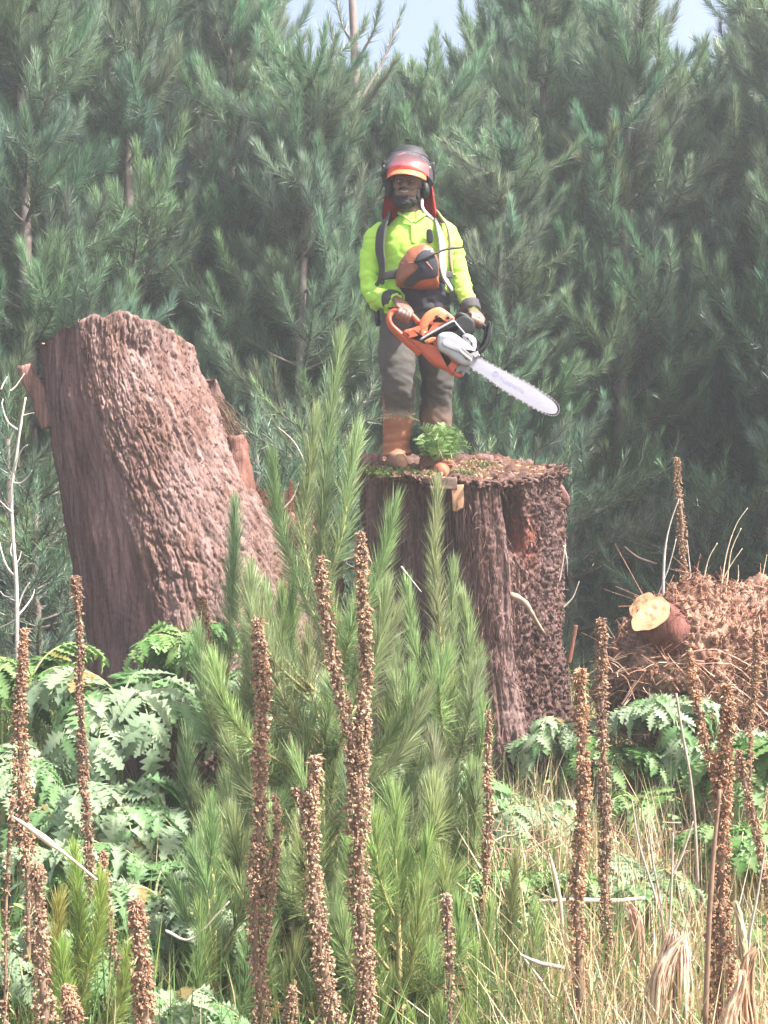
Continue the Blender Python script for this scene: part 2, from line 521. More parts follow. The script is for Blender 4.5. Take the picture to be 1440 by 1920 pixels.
FRONT = [
 (60, 10.9, -260, 0, 'blue-green pine at the edge of the picture above the bleached leafless sapling'),
 (250, 11.4, -190, 1, 'feathery pine rising right behind the top of the leaning stump'),
 (420, 11.8, -120, 2, 'pine with a thin dark bare trunk between the leaning stump and the man'),
 (565, 11.2, 60, 3, 'shorter pale green pine just beside the sky gap near the bare grey trunk'),
 (655, 11.9, 150, 1, 'pine below the bare grey trunk, its plumes reaching the helmet'),
 (830, 11.6, 70, 0, 'pine behind the red neck flap with tan candles at its tip'),
 (930, 11.2, 240, 3, 'pine at the man\'s elbow with bright feathery upright shoots'),
 (1015, 12.2, -160, 2, 'tall dark pine above the tip of the chainsaw bar, touching the top edge'),
 (1150, 11.8, -40, 1, 'broad pine between the chainsaw tip and the sky notch'),
 (1310, 12.4, 75, 0, 'pine under the bright sky notch with a pointed narrow top'),
 (1475, 11.6, -60, 3, 'pine cut by the picture edge above the reddish mound'),
]
for a in FRONT:
    place_pine(a[0], a[1], a[2], a[3], a[4], 'front row of plantation pines')
SECOND = [
 (-40, 13.4, -200, 2), (140, 13.6, -260, 3), (330, 13.9, -190, 0), (485, 14.2, -60, 1), (620, 14.0, 150, 2), (760, 14.6, 130, 3),
 (880, 13.8, -30, 1), (1090, 14.4, -120, 0), (1240, 14.6, 100, 2), (1380, 14.0, 110, 1), (1500, 14.2, -100, 0)]
LAB2 = ['dark pine at the far side of the picture edge, above the leafless sapling', 'dim pine seen between the two front pines over the leaning stump', 'tall shaded pine above the gap beside the leaning stump',
 'pine whose crown fills the top edge just before the bare grey trunk', 'low crowned pine under the sky gap behind the bare grey trunk', 'short pine behind the helmet, framed by sky',
 'shaded pine rising between the two plumed pines at the man\'s sunny side', 'very tall dark pine at the top edge over the chainsaw bar', 'low pine at the foot of the bright sky notch', 'pine just past the sky notch, half hidden by a narrow-topped pine', 'dark pine cut off by the picture edge behind the mound']
for a, lb in zip(SECOND, LAB2):
    place_pine(*a, lb, 'second row of plantation pines')
for r, Y in enumerate((16.5, 19.0, 21.5)):
    for i in range(11):
        px = -60 + 150 * i + 60 * (r % 2) + RNG.normal() * 14
        gap = 500 < px < 900 or 1180 < px < 1440
        place_pine(px, Y + RNG.normal() * .3, (150 if gap else -130) + RNG.normal() * 30, int(RNG.integers(4)),
                   'dark pine in the depth of the plantation, almost hidden behind nearer pines', 'deep rows of plantation pines')
# rows that run on beside the picture
for Y in (11.5, 14, 17):
    for px in (-520, -330, -190, 1630, 1780, 1960):
        place_pine(px, Y + RNG.normal() * .3, -150 + RNG.normal() * 60, int(RNG.integers(4)),
                   'pine of the same plantation standing beyond the edge of the picture', 'plantation pines beside the picture')

for px, Y, top in ((1650, 9.3, 90), (1790, 9.0, 20), (1730, 10.2, 60), (1900, 9.9, -60)):
    place_pine(px, Y, top, int(RNG.integers(4)), 'pine of the same plantation standing beyond the edge of the picture', 'plantation pines beside the picture')
# bare grey trunk against the sky
x, Y = P(668, 0, 12.8)[0], 12.8
t = thing('bare_pine', 'slender bare grey pine trunk with a few twiggy limbs against the white sky', 'pine tree', (x, Y, float(gz(x, Y))))
o3 = np.array(t.location)
w = MB()
pts = np.array([P(674, 420, Y), P(672, 300, Y), P(668, 180, Y), P(664, 80, Y), P(657, -60, Y), P(650, -180, Y)])
pts = np.concatenate((np.array([[x + .05, Y, o3[2] - .2]]), pts))
tube(w, spline(pts, 30), np.linspace(.050, .030, 30), 9, (1.5, 1.4, 1.4))
w.build('trunk', M['pine_bark'], t, o3)
w = MB(); cr = MB()
for (a, b, c) in (((668, 180), (640, 140), (615, 30)), ((670, 250), (690, 235), (720, 200)), ((672, 290), (690, 262), (735, 225)), ((666, 120), (700, 60), (712, 10)), ((671, 270), (640, 230), (600, 60)), ((665, 90), (640, 40), (622, -50)), ((669, 200), (720, 110), (755, 20))):
    dy = RNG.normal() * .3
    l = spline([P(*a, Y), P(*b, Y + dy * .5), P(*c, Y + dy)], 14)
    tube(w, l, np.linspace(.016, .005, 14), 5, (1.5, 1.4, 1.35))
    if c[1] < 100: shoot(cr, l[4:], 230, .15, .0028, (.95, .95, 1.0))
w.build('limbs', M['pine_bark'], t, o3)
cr.build('crown', M['needle'], t, o3, smooth=False)

# young bright pines in the shade behind the stumps
SMALL = [make_pine(2.0, .55, .12, .9, .13, .0030), make_pine(1.6, .6, .1, .9, .12, .0030)]
PINES += SMALL; PH += [2.0, 1.6]
for px, Y, top, k, lab in (
  (70, 9.2, 905, 4, 'bright green young pine beside the shaded flank of the leaning stump'),
  (20, 9.8, 720, 5, 'young pine behind the bleached leafless sapling'),
  (1330, 10.4, 905, 4, 'light green young pine behind the reddish mound'),
  (1075, 10.6, 770, 5, 'bright young pine in the shade just past the chainsaw bar tip'),
  (965, 10.2, 800, 4, 'small pine peeping over the back rim of the stump the man stands on'),
  (1425, 10.2, 820, 5, 'light green young pine at the picture edge above the mound'),
  (1190, 11.0, 1010, 4, 'dim small pine in deep shade between the big stump and the mound'),
  (470, 9.9, 760, 5, 'young pine in the gap between the leaning stump and the tall sapling'),
  (610, 10.0, 700, 4, 'young pine just behind the tip of the tall sapling'),
  (1250, 10.9, 960, 5, 'young pine in shade behind the spike that stands on the mound')):
    place_pine(px, Y, top, k, lab, 'young pines under the plantation edge', wide=1.3)
# ---------------------------------------------------------------- stumps
def px_profile(rows, Y):
    """rows of (py, left px, right px) at distance Y -> z, centre x, radius"""
    r = np.array(rows, float)
    z = CAMZ + (960 - r[:, 0]) / FPX * Y
    return z[::-1], ((r[:, 1] + r[:, 2]) / 2 - 720)[::-1] / FPX * Y, ((r[:, 2] - r[:, 1]) / 2)[::-1] / FPX * Y

# the leaning stump; th = 0 faces the camera, +90 deg to the right
YL = 7.55
stump_l = thing('tree_stump', 'thick leaning pinkish brown stump, rough bark on one half, bare wood on the other', 'tree stump',
                (P(300, 1200, YL)[0], YL, float(gz(P(300, 0, YL)[0], YL))), 'big old stumps in the clearing')
OL = np.array(stump_l.location)
zz, cx, rr = px_profile([(600, 78, 352), (660, 75, 354), (700, 74, 366), (760, 78, 394), (820, 89, 418), (880, 103, 446), (940, 116, 482), (1000, 126, 515), (1060, 137, 540), (1120, 146, 560), (1200, 156, 585), (1330, 150, 615), (1500, 140, 640)], YL)
nt, nz = 410, 330
th = np.linspace(-np.pi, np.pi, nt, endpoint=False); th = th - .45 * np.sin(th)
# rim height over the picture's x: from the photograph's cut line
sx = np.sin(th)
rim_py = np.interp(sx, [-1, -.93, -.5, -.22, -.05, .2, .55, .85, 1], [668, 655, 632, 614, 606, 604, 612, 628, 645]) + 8 * fbm(np.stack((np.cos(th) * 3, np.sin(th) * 3, th * 0), 1), 1.5, 3) - 10 * (np.cos(th) < 0) * np.cos(th)
rim = CAMZ + (960 - rim_py) / FPX * YL
tt = np.linspace(0, 1, nz)
zb = zz[0]
Z = zb + (rim[None] - zb) * tt[:, None]
CX = np.interp(Z, zz, cx); R = np.interp(Z, zz, rr)
TH = np.broadcast_to(th[None], Z.shape)
low = np.clip((1.35 - Z) / 1.2, 0, 1)
Q = np.stack((np.cos(TH) * .42, np.sin(TH) * .42, Z), -1).reshape(-1, 3)
# root flares
R = R + (.10 * low ** 1.5 * np.cos(3 * TH + .6) + .05 * low * np.cos(7 * TH)) * .6
edge = -.20 + .10 * (1.9 - Z) * (Z > 1.0) + .09 * fbm(Q * (1, 1, .5), 6, 3).reshape(Z.shape)        # where the bark ends and bare wood begins
barkm = sstep(edge - .12, edge + .10, TH) * (1 - sstep(2.55, 2.9, TH))
fur = fbm(Q * (1, 1, .22), 17, 3, 3).reshape(Z.shape)
plate = np.abs(fbm(Q * (1, 1, .42) + .05 * np.stack([pn(Q, 5, k) for k in (1, 7, 9)], 1), 15, 3, 8)).reshape(Z.shape)
fib = fbm(Q * (1, 1, .07), 30, 3, 5).reshape(Z.shape)
big = fbm(Q * (1, 1, .4), 3.2, 2, 2).reshape(Z.shape)
crumb = fbm(Q, 45, 2, 4).reshape(Z.shape)
soft = sstep(1.15, .75, Z) * sstep(.2, .5, TH)                                 # crumbled lower part
warp = Q + .02 * np.stack([pn(Q, 9, k) for k in (1, 7, 9)], 1) + .010 * np.stack([pn(Q, 25, k) for k in (2, 8, 5)], 1)
n1 = fbm(warp * (1, 1, .13), 30, 3, 3).reshape(Z.shape); n2 = fbm(warp * (1, 1, .8), 34, 3, 13).reshape(Z.shape)
crk = np.maximum(np.exp(-(n1 / .16) ** 2), .28 * np.exp(-(n2 / .10) ** 2) * sstep(-.2, .3, fbm(Q, 5, 2, 77).reshape(Z.shape)))
U = TH * .45
wu = .012 * pn(Q, 14, 21).reshape(Z.shape) + .005 * pn(Q, 45, 22).reshape(Z.shape); wv = .03 * pn(Q, 9, 23).reshape(Z.shape) + .008 * pn(Q, 40, 24).reshape(Z.shape)
e1, id1 = plates(U + wu, Z + wv + .6 * U, .030, .150, 3)
e2, id2 = plates(U + wu * 1.3, Z + wv * 1.2, .012, .055, 40)
dp = sstep(.3, .8, .5 + .5 * fbm(Q * (1, 1, .5), 3, 2, 55).reshape(Z.shape))     # how deep the fissures are from place to place
disp_b = .004 + (.008 + .018 * id1) * sstep(0, .24, e1) * (.55 + .45 * dp) + (.002 + .007 * id2) * sstep(0, .3, e2) + .009 * fib + .004 * crumb + .004 * fbm(Q * (1, 1, .4), 70, 2, 12).reshape(Z.shape) + .012 * soft * crumb
disp_w = -.012 + .013 * fib + .004 * crumb
# knot hole near the top
kx, kz = .42, CAMZ + (960 - 668) / FPX * YL
knot = np.exp(-(((TH - kx) / .16) ** 2 + ((Z - kz + (TH - kx) * .25) / .045) ** 2))
D = barkm * disp_b + (1 - barkm) * disp_w + .03 * big - .05 * knot * (.7 + fur)
D *= np.clip((rim[None] - Z) / .02 + .4, 0, 1)
RR = R + D
v = np.stack((CX + RR * np.sin(TH), YL - RR * .95 * np.cos(TH), Z), -1)
deep = sstep(-.01, .03, D - .03 * big)
cb = np.stack([np.ones_like(Z)] * 3, -1) * (1 + .28 * fbm(Q * (1, 1, .2), 24, 3, 91).reshape(Z.shape))[..., None] * (.8 + .4 * id1)[..., None] * (1 + .22 * big)[..., None]
cw = np.array((.56, .50, .54)) * (1 + .28 * fbm(Q * (1, 1, .05), 33, 3, 66).reshape(Z.shape))[..., None]
cc = barkm[..., None] * cb * np.array((1.0, .98, .98)) + (1 - barkm[..., None]) * cw
cc = cc * (1 + .3 * soft[..., None] * np.array((.5, .25, .1)))
mb = MB()
q = grid_faces(nz, nt, True)
fm = (barkm[:-1] < .5).astype(int).ravel()
mb.add(v.reshape(-1, 3), q, None, cc.reshape(-1, 3), fm)
mb.build('bark', [M['bark'], M['fibre']], stump_l, OL)
def cut_top(parent, ring, O, dip=.02, rough=.02, col=(.62, .6, .6), name='cut_face'):
    m = MB()
    c = ring.mean(0)
    fr = np.linspace(.985, .02, 26)
    vv = np.concatenate([c + (ring - c) * f for f in fr])
    vv[:, 2] += rough * fbm(vv, 9, 4) - dip * np.repeat(1 - fr, len(ring)) + .012 * fbm(vv * (1, 1, 0), 40, 2) - .006
    m.add(vv, grid_faces(26, len(ring), True), None, np.array(col) * (1 + .3 * pn(vv, 20))[:, None])
    return m.build(name, M['wood'], parent, O)
cut_top(stump_l, v[-1][::2], OL)
V_L, TH_L = v, th
# splinter stub on the shaded side, stub and rag on the other
def stub(parent, O, pts, Y, w, depth, mt, name, c=(1, 1, 1), jag=.03, n=16):
    m = MB()
    p = spline([P(a, b, Y + dy) for a, b, dy in pts], n)
    ww = np.interp(np.linspace(0, 1, n), np.linspace(0, 1, len(w)), w)
    tube(m, p, np.stack((ww, ww * depth), 1), 18, c, power=3, cap=True)
    vv = np.concatenate(m.v)
    vv = vv + nrm(vv - p[np.abs(vv[:, None, 2] - p[None, :, 2]).argmin(1)]) * (jag * .5 * fbm(vv * (1, 1, .3), 22, 3))[:, None]
    end = np.arange(len(vv)) // 18 == n - 1
    vv[end, 2] += jag * pn(vv[end], 25)
    m.v = [vv]
    return m.build(name, mt, parent, O)
stub(stump_l, OL, [(96, 800, -.1), (80, 752, -.10), (60, 716, -.12), (46, 686, -.13)], YL, [.05, .055, .045, .034], .9, M['fibre'], 'broken_stub', (1.05, .9, .85))
stub(stump_l, OL, [(440, 960, -.05), (446, 890, -.05), (447, 850, -.05), (443, 822, -.05)], YL, [.11, .075, .055, .05], .8, M['bark'], 'broken_stub', (1.15, .9, .8), .05)
stub(stump_l, OL, [(372, 800, .05), (388, 760, .08), (395, 730, .08), (392, 712, .08)], YL, [.09, .075, .05, .04], .8, M['bark'], 'bark_rag', (.8, .75, .75), .06)
mb = MB()
for k in range(60):     # stringy bark hanging from the rag, and dead sticks
    a = P(392 + RNG.normal() * 12, 735 + RNG.random() * 40, YL + .02 + RNG.normal() * .05)
    l = .12 + .22 * RNG.random()
    p = spline([a, a + (.05 + RNG.random() * .05, 0, -.3 * l), a + (.10 + RNG.random() * .12, RNG.normal() * .04, -l)], 6)
    tube(mb, p, .0025, 3, (.9, .8, .75), cap=False)
mb.build('bark_strings', M['stalk'], stump_l, OL)
mb = MB()
for px in (148, 152, 162, 166):
    a = P(px, 634, YL - .2)
    tube(mb, spline([a, a + (.003, 0, .04), a + (RNG.normal() * .01, 0, .06 + .04 * RNG.random())], 4), np.array((.007, .005, .001, .0005)), 4, (1.3, 1.1, 1))
mb.build('splinters', M['straw'], stump_l, OL)

# the upright stump the man stands on
YR = 7.8
stump_r = thing('tree_stump', 'upright dark fibrous stump that carries the man and a fern', 'tree stump',
                (P(868, 1200, YR)[0], YR, float(gz(P(868, 0, YR)[0], YR))), 'big old stumps in the clearing')
OR = np.array(stump_r.location)
zz, cx, rr = px_profile([(840, 683, 1044), (900, 683, 1047), (960, 686, 1050), (1020, 690, 1050), (1080, 694, 1048), (1140, 694, 1047), (1200, 690, 1046), (1300, 690, 1060), (1420, 670, 1085), (1510, 655, 1100)], YR)
nt, nz = 420, 280
th = np.linspace(-np.pi, np.pi, nt, endpoint=False); th = th - .45 * np.sin(th)
CXT, RT = cx[-1], rr[-1]
def top_z(x, y):
    """the cut face tilts towards the camera; right side a little lower at the rim"""
    px = x / YR * FPX + 720
    front = np.interp(px, [680, 720, 780, 850, 880, 930, 980, 1020, 1050], [888, 893, 897, 902, 905, 905, 900, 893, 890])
    back = np.interp(px, [680, 720, 780, 850, 900, 960, 1010, 1050], [856, 850, 858, 862, 852, 858, 868, 880])
    f = np.clip((y - (YR - .5)) / 1.0, 0, 1)
    a = CAMZ + (960 - front) / FPX * (YR - .5)
    b = CAMZ + (960 - back) / FPX * (YR + .45)
    return a + (b - a) * f
Zs = np.linspace(0, 1, nz)
R0 = RT
rim = top_z(CXT + R0 * np.sin(th), YR - R0 * np.cos(th))
rim = rim + .026 * fbm(np.stack((np.cos(th), np.sin(th), th * 0), 1), 6, 3) + .022 * np.maximum(0, pn(np.stack((np.cos(th), np.sin(th), th * 0), 1), 16, 3)) * (np.cos(th) < .3)
zb = zz[0]
Z = zb + (rim[None] - zb) * Zs[:, None]
CX = np.interp(Z, zz, cx); R = np.interp(Z, zz, rr)
TH = np.broadcast_to(th[None], Z.shape)
Q = np.stack((np.cos(TH) * .55, np.sin(TH) * .55, Z), -1).reshape(-1, 3)
low = np.clip((1.5 - Z) / 1.4, 0, 1)
wob = .05 * pn(Q, 2.5, 31).reshape(Z.shape)
def lobe(c, w): return np.exp(-((TH - c + wob) / w) ** 4)
butt = lobe(.13 + .05 * low, .21 + .02 * low)                       # big fibrous buttress towards the camera
recess = sstep(-1.25, -.95, TH) * (1 - sstep(-.16, -.06, TH + wob))     # hollowed side
holl = np.exp(-((TH - .42 + wob) / .115) ** 4) * sstep(1.40, 1.50, Z) * (1 - sstep(1.72, 1.78, Z + .05 * np.abs(TH - .45)))
under = sstep(0, .05, rim[None] - Z)
shrub = .05 + .10 * low
R = R + butt * (.13 + .14 * low) * (1 - .15 * sstep(1.2, 1.9, Z)) - recess * (.21 + .04 * np.sin(TH * 9)) * under - .16 * holl * under
fib = fbm(Q * (1, 1, .075) + .02 * np.stack([pn(Q * (1, 1, .3), 7, k) for k in (3, 4, 5)], 1), 26, 3, 5).reshape(Z.shape)
fib2 = fbm(Q * (1, 1, .03), 60, 2, 15).reshape(Z.shape)
shag = np.abs(fbm(Q * (1, 1, .5), 26, 3, 8)).reshape(Z.shape)
crumb = fbm(Q, 40, 2, 4).reshape(Z.shape)
big = fbm(Q * (1, 1, .35), 3.0, 2, 2).reshape(Z.shape)
rough = sstep(.35, .85, TH + wob + .2 * pn(Q, 9, 3).reshape(Z.shape))
U = TH * .55
wu = .012 * pn(Q, 14, 21).reshape(Z.shape) + .006 * pn(Q, 45, 22).reshape(Z.shape); wv = .03 * pn(Q, 9, 23).reshape(Z.shape) + .01 * pn(Q, 40, 24).reshape(Z.shape)
e1, id1 = plates(U + wu, Z + wv, .022, .16, 3)
e2, id2 = plates(U + wu * 1.5, Z + wv, .013, .035, 40)
D = (1 - rough) * (.020 * fib + .016 * id1 * sstep(0, .25, e1) + .014 * fib2 + .006 * crumb) + rough * (.022 * id2 * sstep(0, .35, e2) + .016 * id1 * sstep(0, .3, e1) + .014 * crumb + .018 * fib)
D = D + .035 * big
D = D + .03 * sstep(.06, .0, rim[None] - Z) * fbm(Q, 22, 2, 40).reshape(Z.shape)
RR = R + D
v = np.stack((CX + RR * np.sin(TH), YR - RR * np.cos(TH), Z), -1)
tone = .86 + .3 * fbm(Q * (1, 1, .05), 33, 3, 66).reshape(Z.shape)
cc = np.stack([tone] * 3, -1) * np.array((.74, .70, .70)) * (1 + .2 * big)[..., None]
scar = np.exp(-(((TH - .60) / .12) ** 2 + ((Z - 1.5) / .14) ** 2))[..., None]
cc = cc * (1 - scar) + scar * cc * np.array((1.7, 1.0, .8))
pale = np.exp(-(((TH - 1.1) / .25) ** 2 + ((Z - 1.25) / .18) ** 2))[..., None]
cc = cc * (1 + .5 * pale)
mb = MB()
fm = (rough[:-1] < .5).astype(int).ravel()
mb.add(v.reshape(-1, 3), grid_faces(nz, nt, True), None, cc.reshape(-1, 3), fm)
mb.build('bark', [M['bark'], M['fibre']], stump_r, OR)
ring = v[-1][::2]
m = MB()
c = np.array((ring[:, 0].mean(), YR, 0))
fr = np.linspace(.99, .02, 36)
vv = np.concatenate([c + (ring - c) * f for f in fr])
vv[:, 2] = top_z(vv[:, 0], vv[:, 1])
e = np.repeat(sstep(1, .9, fr), len(ring))
vv[:, 2] = np.where(e <= 0, np.tile(ring[:, 2], 36), vv[:, 2] + e * (.034 * fbm(vv, 6, 3) + .02 * fbm(vv, 26, 2)))
m.add(vv, grid_faces(36, len(ring), True), None, np.array((.62, .56, .51)) * (1 + .45 * pn(vv, 16) + .3 * pn(vv, 50))[:, None])
m.build('cut_face', M['bark'], stump_r, OR)
# ragged crust and loose bark chips along the rim
mb = MB()
for k in range(260):
    a = RNG.random() * 2 * np.pi
    i = int(a / (2 * np.pi) * nt) % nt
    if abs(th[i]) > 2.2 and RNG.random() < .5: continue
    b = v[-1][i] + np.array((0, 0, -.03 * RNG.random()))
    rad = np.array((np.sin(th[i]), -np.cos(th[i]), .25 + RNG.normal() * .35))
    L = .015 + .04 * RNG.random()
    s = np.cross(nrm(rad), (0, 0, 1)) * (.008 + .014 * RNG.random())
    up = np.array((0, 0, .006 + .008 * RNG.random()))
    p0, p1 = b - nrm(rad) * .01, b + nrm(rad) * L
    vv = np.array([p0 - s, p0 + s, p0 + s + up, p0 - s + up, p1 - s * .5, p1 + s * .4, p1 + s * .3 + up * .6, p1 - s * .5 + up])
    mb.add(vv, [(0, 1, 2, 3), (4, 7, 6, 5), (0, 4, 5, 1), (1, 5, 6, 2), (2, 6, 7, 3), (3, 7, 4, 0)], None, np.array((1, .9, .85)) * (.7 + .6 * RNG.random()))
tag(mb.build('bark_chips', M['bark'], stump_r, OR, False), None, None, kind='stuff')
def flakes(parent, V, TH_, n, lo, hi, O, mt, L, w, name, mask=None):
    """shaggy bits of bark that stand off the surface and hang down"""
    nz_, nt_ = V.shape[:2]
    cand = np.where((TH_ > lo) & (TH_ < hi))[0]
    i_ = cand[RNG.integers(0, len(cand), n)]; j_ = RNG.integers(int(nz_ * .2), nz_ - 2, n)
    b_ = V[j_, i_]
    rad = np.stack((np.sin(TH_[i_]), -np.cos(TH_[i_]), 0 * i_), 1)
    d_ = nrm(rad * RNG.uniform(.15, .9, (n, 1)) + RNG.normal(size=(n, 3)) * .35 + np.array((0, 0, -1.0)) * RNG.choice((1, 1, 1, -.6), (n, 1)))
    mb_ = MB(); blades(mb_, b_ - rad * .002, d_, L * (.4 + RNG.random(n)), w * (.4 + RNG.random(n)), np.array((.78, .72, .71)) * (.6 + .8 * RNG.random((n, 1))), .3, True)
    return tag(mb_.build(name, mt, parent, O, False), None, None, kind='stuff')
flakes(stump_r, v, th, 5200, .35, 1.9, OR, M['bark'], .022, .0045, 'bark_flakes')
flakes(stump_r, v, th, 1500, -1.6, .35, OR, M['fibre'], .06, .002, 'bark_shreds')
# loose fibres hanging off the buttress
mb = MB()
for k in range(420):
    a = RNG.normal() * .28 + .12
    i = int((a + np.pi) / (2 * np.pi) * nt) % nt
    j = RNG.integers(int(nz * .15), nz - 4)
    b = v[j, i]; L = .06 + .25 * RNG.random() ** 2
    rad = np.array((np.sin(th[i]), -np.cos(th[i]), 0))
    p = spline([b + rad * .0, b + rad * (.012 + .012 * RNG.random()) + (RNG.normal() * .01, 0, -L * .5), b + rad * (.006 + .03 * RNG.random()) + (RNG.normal() * .02, 0, -L)], 5)
    tube(mb, p, np.array((.004, .0035, .003, .002, .001)), 3, np.array((1, .9, .88)) * (.7 + .6 * RNG.random()), cap=False)
tag(mb.build('loose_fibres', M['fibre'], stump_r, OR, False), None, None, kind='stuff')
stub(stump_r, OR, [(1030, 905, -.1), (1050, 918, -.1), (1062, 940, -.12), (1068, 946, -.12)], YR, [.03, .028, .02, .01], .8, M['bark'], 'bark_flake', (1.2, .9, .9), .03)
for a, b, c in (((1052, 1010), (1062, 1045), (1064, 1080)), ((1060, 1020), (1052, 1060), (1050, 1100))):
    mb = MB(); tube(mb, spline([P(*a, YR - .1), P(*b, YR - .15), P(*c, YR - .12)], 8), np.linspace(.006, .002, 8), 5, (1, 1, 1)); mb.build('dead_root', M['twig'], stump_r, OR)
mb = MB(); tube(mb, spline([P(958, 1115, YR - .55), P(985, 1130, YR - .6), P(1000, 1155, YR - .58), P(1022, 1190, YR - .5)], 12), np.linspace(.018, .008, 12), 7, (.75, .62, .5), jit=.002); mb.build('dead_root', M['twig'], stump_r, OR)
# the old springboard wedge let into the rim
wedge = thing('wood_wedge', 'squared orange brown wooden block let into the stump rim below the boot', 'wooden block', P(840, 925, YR - .62))
OW = np.array(wedge.location)
mb = MB(); ex, ey, ez = np.array((1, 0, -.04)), np.array((.02, 0, 1)), np.array((.15, 1, 0))
extrude(mb, [(a, b) for a, b in ((-.13, .035), (.055, .05), (.06, -.015), (-.11, -.01), (-.05, -.02))], OW + (0, .05, .035), ex, ey, ez, .22, .008, 0, 0, (.26, .20, .18)); mb.build('board', M['greywood'], wedge, OW)
mb = MB(); extrude(mb, [(-.030, .05), (.032, .055), (.034, -.06), (.0, -.085), (-.022, -.08)], OW + (.055, .03, -.01), ex, ey, ez, .16, .008, 0, 0, (.62, .50, .46)); mb.build('wedge', M['wood'], wedge, OW)
# leftover of the rim at the far side of the man's boot
lump = MB()
tube(lump, spline([P(690, 900, YR + .15), P(692, 878, YR + .1), P(693, 852, YR + .1)], 8), np.linspace(.10, .075, 8), 14, (1.15, 1.0, .95), jit=.006, power=3)
lump.build('rim_lump', M['bark'], stump_r, OR)
for k, (px_, py_, r_) in enumerate(((905, 858, .05), (940, 862, .04), (985, 866, .035), (1015, 876, .03), (868, 858, .035), (730, 884, .03), (765, 892, .028), (880, 896, .03), (960, 892, .035))):
    lump = MB(); q = P(px_, py_, YR + (.36 if k < 5 else -.36)); q[2] = top_z(q[0], q[1]) - .01
    ellipsoid(lump, q, (r_ * 1.5, r_, r_ * .8), 12, 18, (.9, .8, .78))
    w_ = np.concatenate(lump.v); lump.v = [w_ + nrm(w_ - q) * (.018 * fbm(w_, 26, 3))[:, None]]
    lump.build('rim_lump', M['bark'], stump_r, OR)

flakes(stump_l, V_L, TH_L, 2600, -.2, 1.9, OL, M['bark'], .016, .004, 'bark_flakes')
# ---------------------------------------------------------------- reddish mound: a rotten fallen trunk with a sawn branch
YM = 7.1
mound = thing('fallen_trunk', 'crumbling reddish rotten trunk lying on the ground with a freshly sawn branch end', 'fallen trunk', (P(1330, 0, YM)[0], YM, float(gz(1.6, YM))))
OM = np.array(mound.location)
nt, nu = 240, 260
u = np.linspace(0, 1, nu)
topx = np.array([1100, 1140, 1175, 1215, 1260, 1300, 1350, 1400, 1440, 1520, 1640, 1760])
topy = np.array([1290, 1215, 1165, 1130, 1100, 1098, 1112, 1105, 1090, 1120, 1180, 1330])
boty = np.array([1300, 1330, 1370, 1400, 1420, 1420, 1430, 1430, 1430, 1440, 1450, 1440])
px = 1100 + u * 660
tz = CAMZ + (960 - np.interp(px, topx, topy)) / FPX * YM
bz = CAMZ + (960 - np.interp(px, topx, boty)) / FPX * YM
xx = (px - 720) / FPX * YM
a = np.linspace(0, 2 * np.pi, nt, endpoint=False)
hh = (tz - bz) / 2
PX = np.broadcast_to(xx[:, None], (nu, nt))
zz_ = (tz + bz)[:, None] / 2 + hh[:, None] * np.cos(a)[None]
yy = YM + .12 * np.sin(PX * 4) - np.minimum(hh, .5)[:, None] * .95 * np.sin(a)[None]
vv = np.stack((PX, yy, zz_), -1)
cen = np.stack((PX, YM + 0 * PX, np.broadcast_to((tz + bz)[:, None] / 2, PX.shape)), -1)
nn = nrm(vv - cen)
F = vv.reshape(-1, 3)
d = (.05 * fbm(F, 4, 3) + .045 * np.abs(fbm(F * (.6, 1, 1), 12, 3, 5)) + .02 * fbm(F, 32, 3, 2)).reshape(PX.shape)
ppx = (F[:, 0] / F[:, 1] * FPX + 720).reshape(PX.shape); ppy = (960 - (F[:, 2] - CAMZ) / F[:, 1] * FPX).reshape(PX.shape)
cave = np.exp(-(((PX - (1215 - 720) / FPX * YM) / .20) ** 4 + ((zz_ - (CAMZ + (960 - 1365) / FPX * YM)) / .19) ** 4)) * (np.sin(a)[None] > 0)
vv = vv + nn * d[..., None] + np.array((0, .45, 0)) * cave[..., None]
tn = 1 + .4 * fbm(F, 14, 3, 66).reshape(PX.shape)
cc = tn[..., None] * (1 + .25 * pn(F, 3, 6).reshape(PX.shape))[..., None] * np.array((1, .95, .92))
mb = MB(); mb.add(vv.reshape(-1, 3), grid_faces(nu, nt, True)[:, ::-1], None, cc.reshape(-1, 3))
mb.build('rotten_wood', M['mound'], mound, OM)
# sawn branch ends
def sawn(pc, pb, r, ry, tilt, col):
    o = MB()
    n = 14
    p = np.linspace(pb, pc, n)
    ax = nrm(pc - pb)
    tube(o, p, np.stack((np.linspace(ry * 1.25, ry, n), np.linspace(r * 1.2, r, n)), 1), 36, (.85, .55, .5), cap=False, ref=tilt, jit=.0025)
    b = o.build('sawn_branch', M['bark'], mound, OM)
    o = MB()
    t, s, bb = frames(np.array([pb, pc]), tilt)
    ang = np.linspace(0, 2 * np.pi, 36, endpoint=False)
    wv = (1 + .06 * np.sin(3 * ang + 1) + .03 * np.sin(7 * ang))
    rings = [pc + ax * .004 + (s[1] * np.cos(ang)[:, None] * ry + bb[1] * np.sin(ang)[:, None] * r) * (f * wv)[:, None] for f in np.linspace(1.0, .03, 44)]
    vv = np.concatenate(rings); vv = vv + ax * (.004 * pn(vv, 30))[:, None]
    rad = np.repeat(np.linspace(1, .03, 44), 36)
    c = np.where(rad[:, None] > .9, np.array((.85, .7, .6)), np.array(col)) * (1 + .16 * np.sin(rad * 48 + 2 * pn(vv, 20)))[:, None]
    o.add(vv, grid_faces(44, 36, True), None, c); f = o.build('sawn_face', M['wood'], mound, OM)
    return b
sawn(P(1222, 1153, YM - .38), P(1264, 1203, YM - .30), .105, .112, (.75, .1, .65), (1.2, .98, .78))
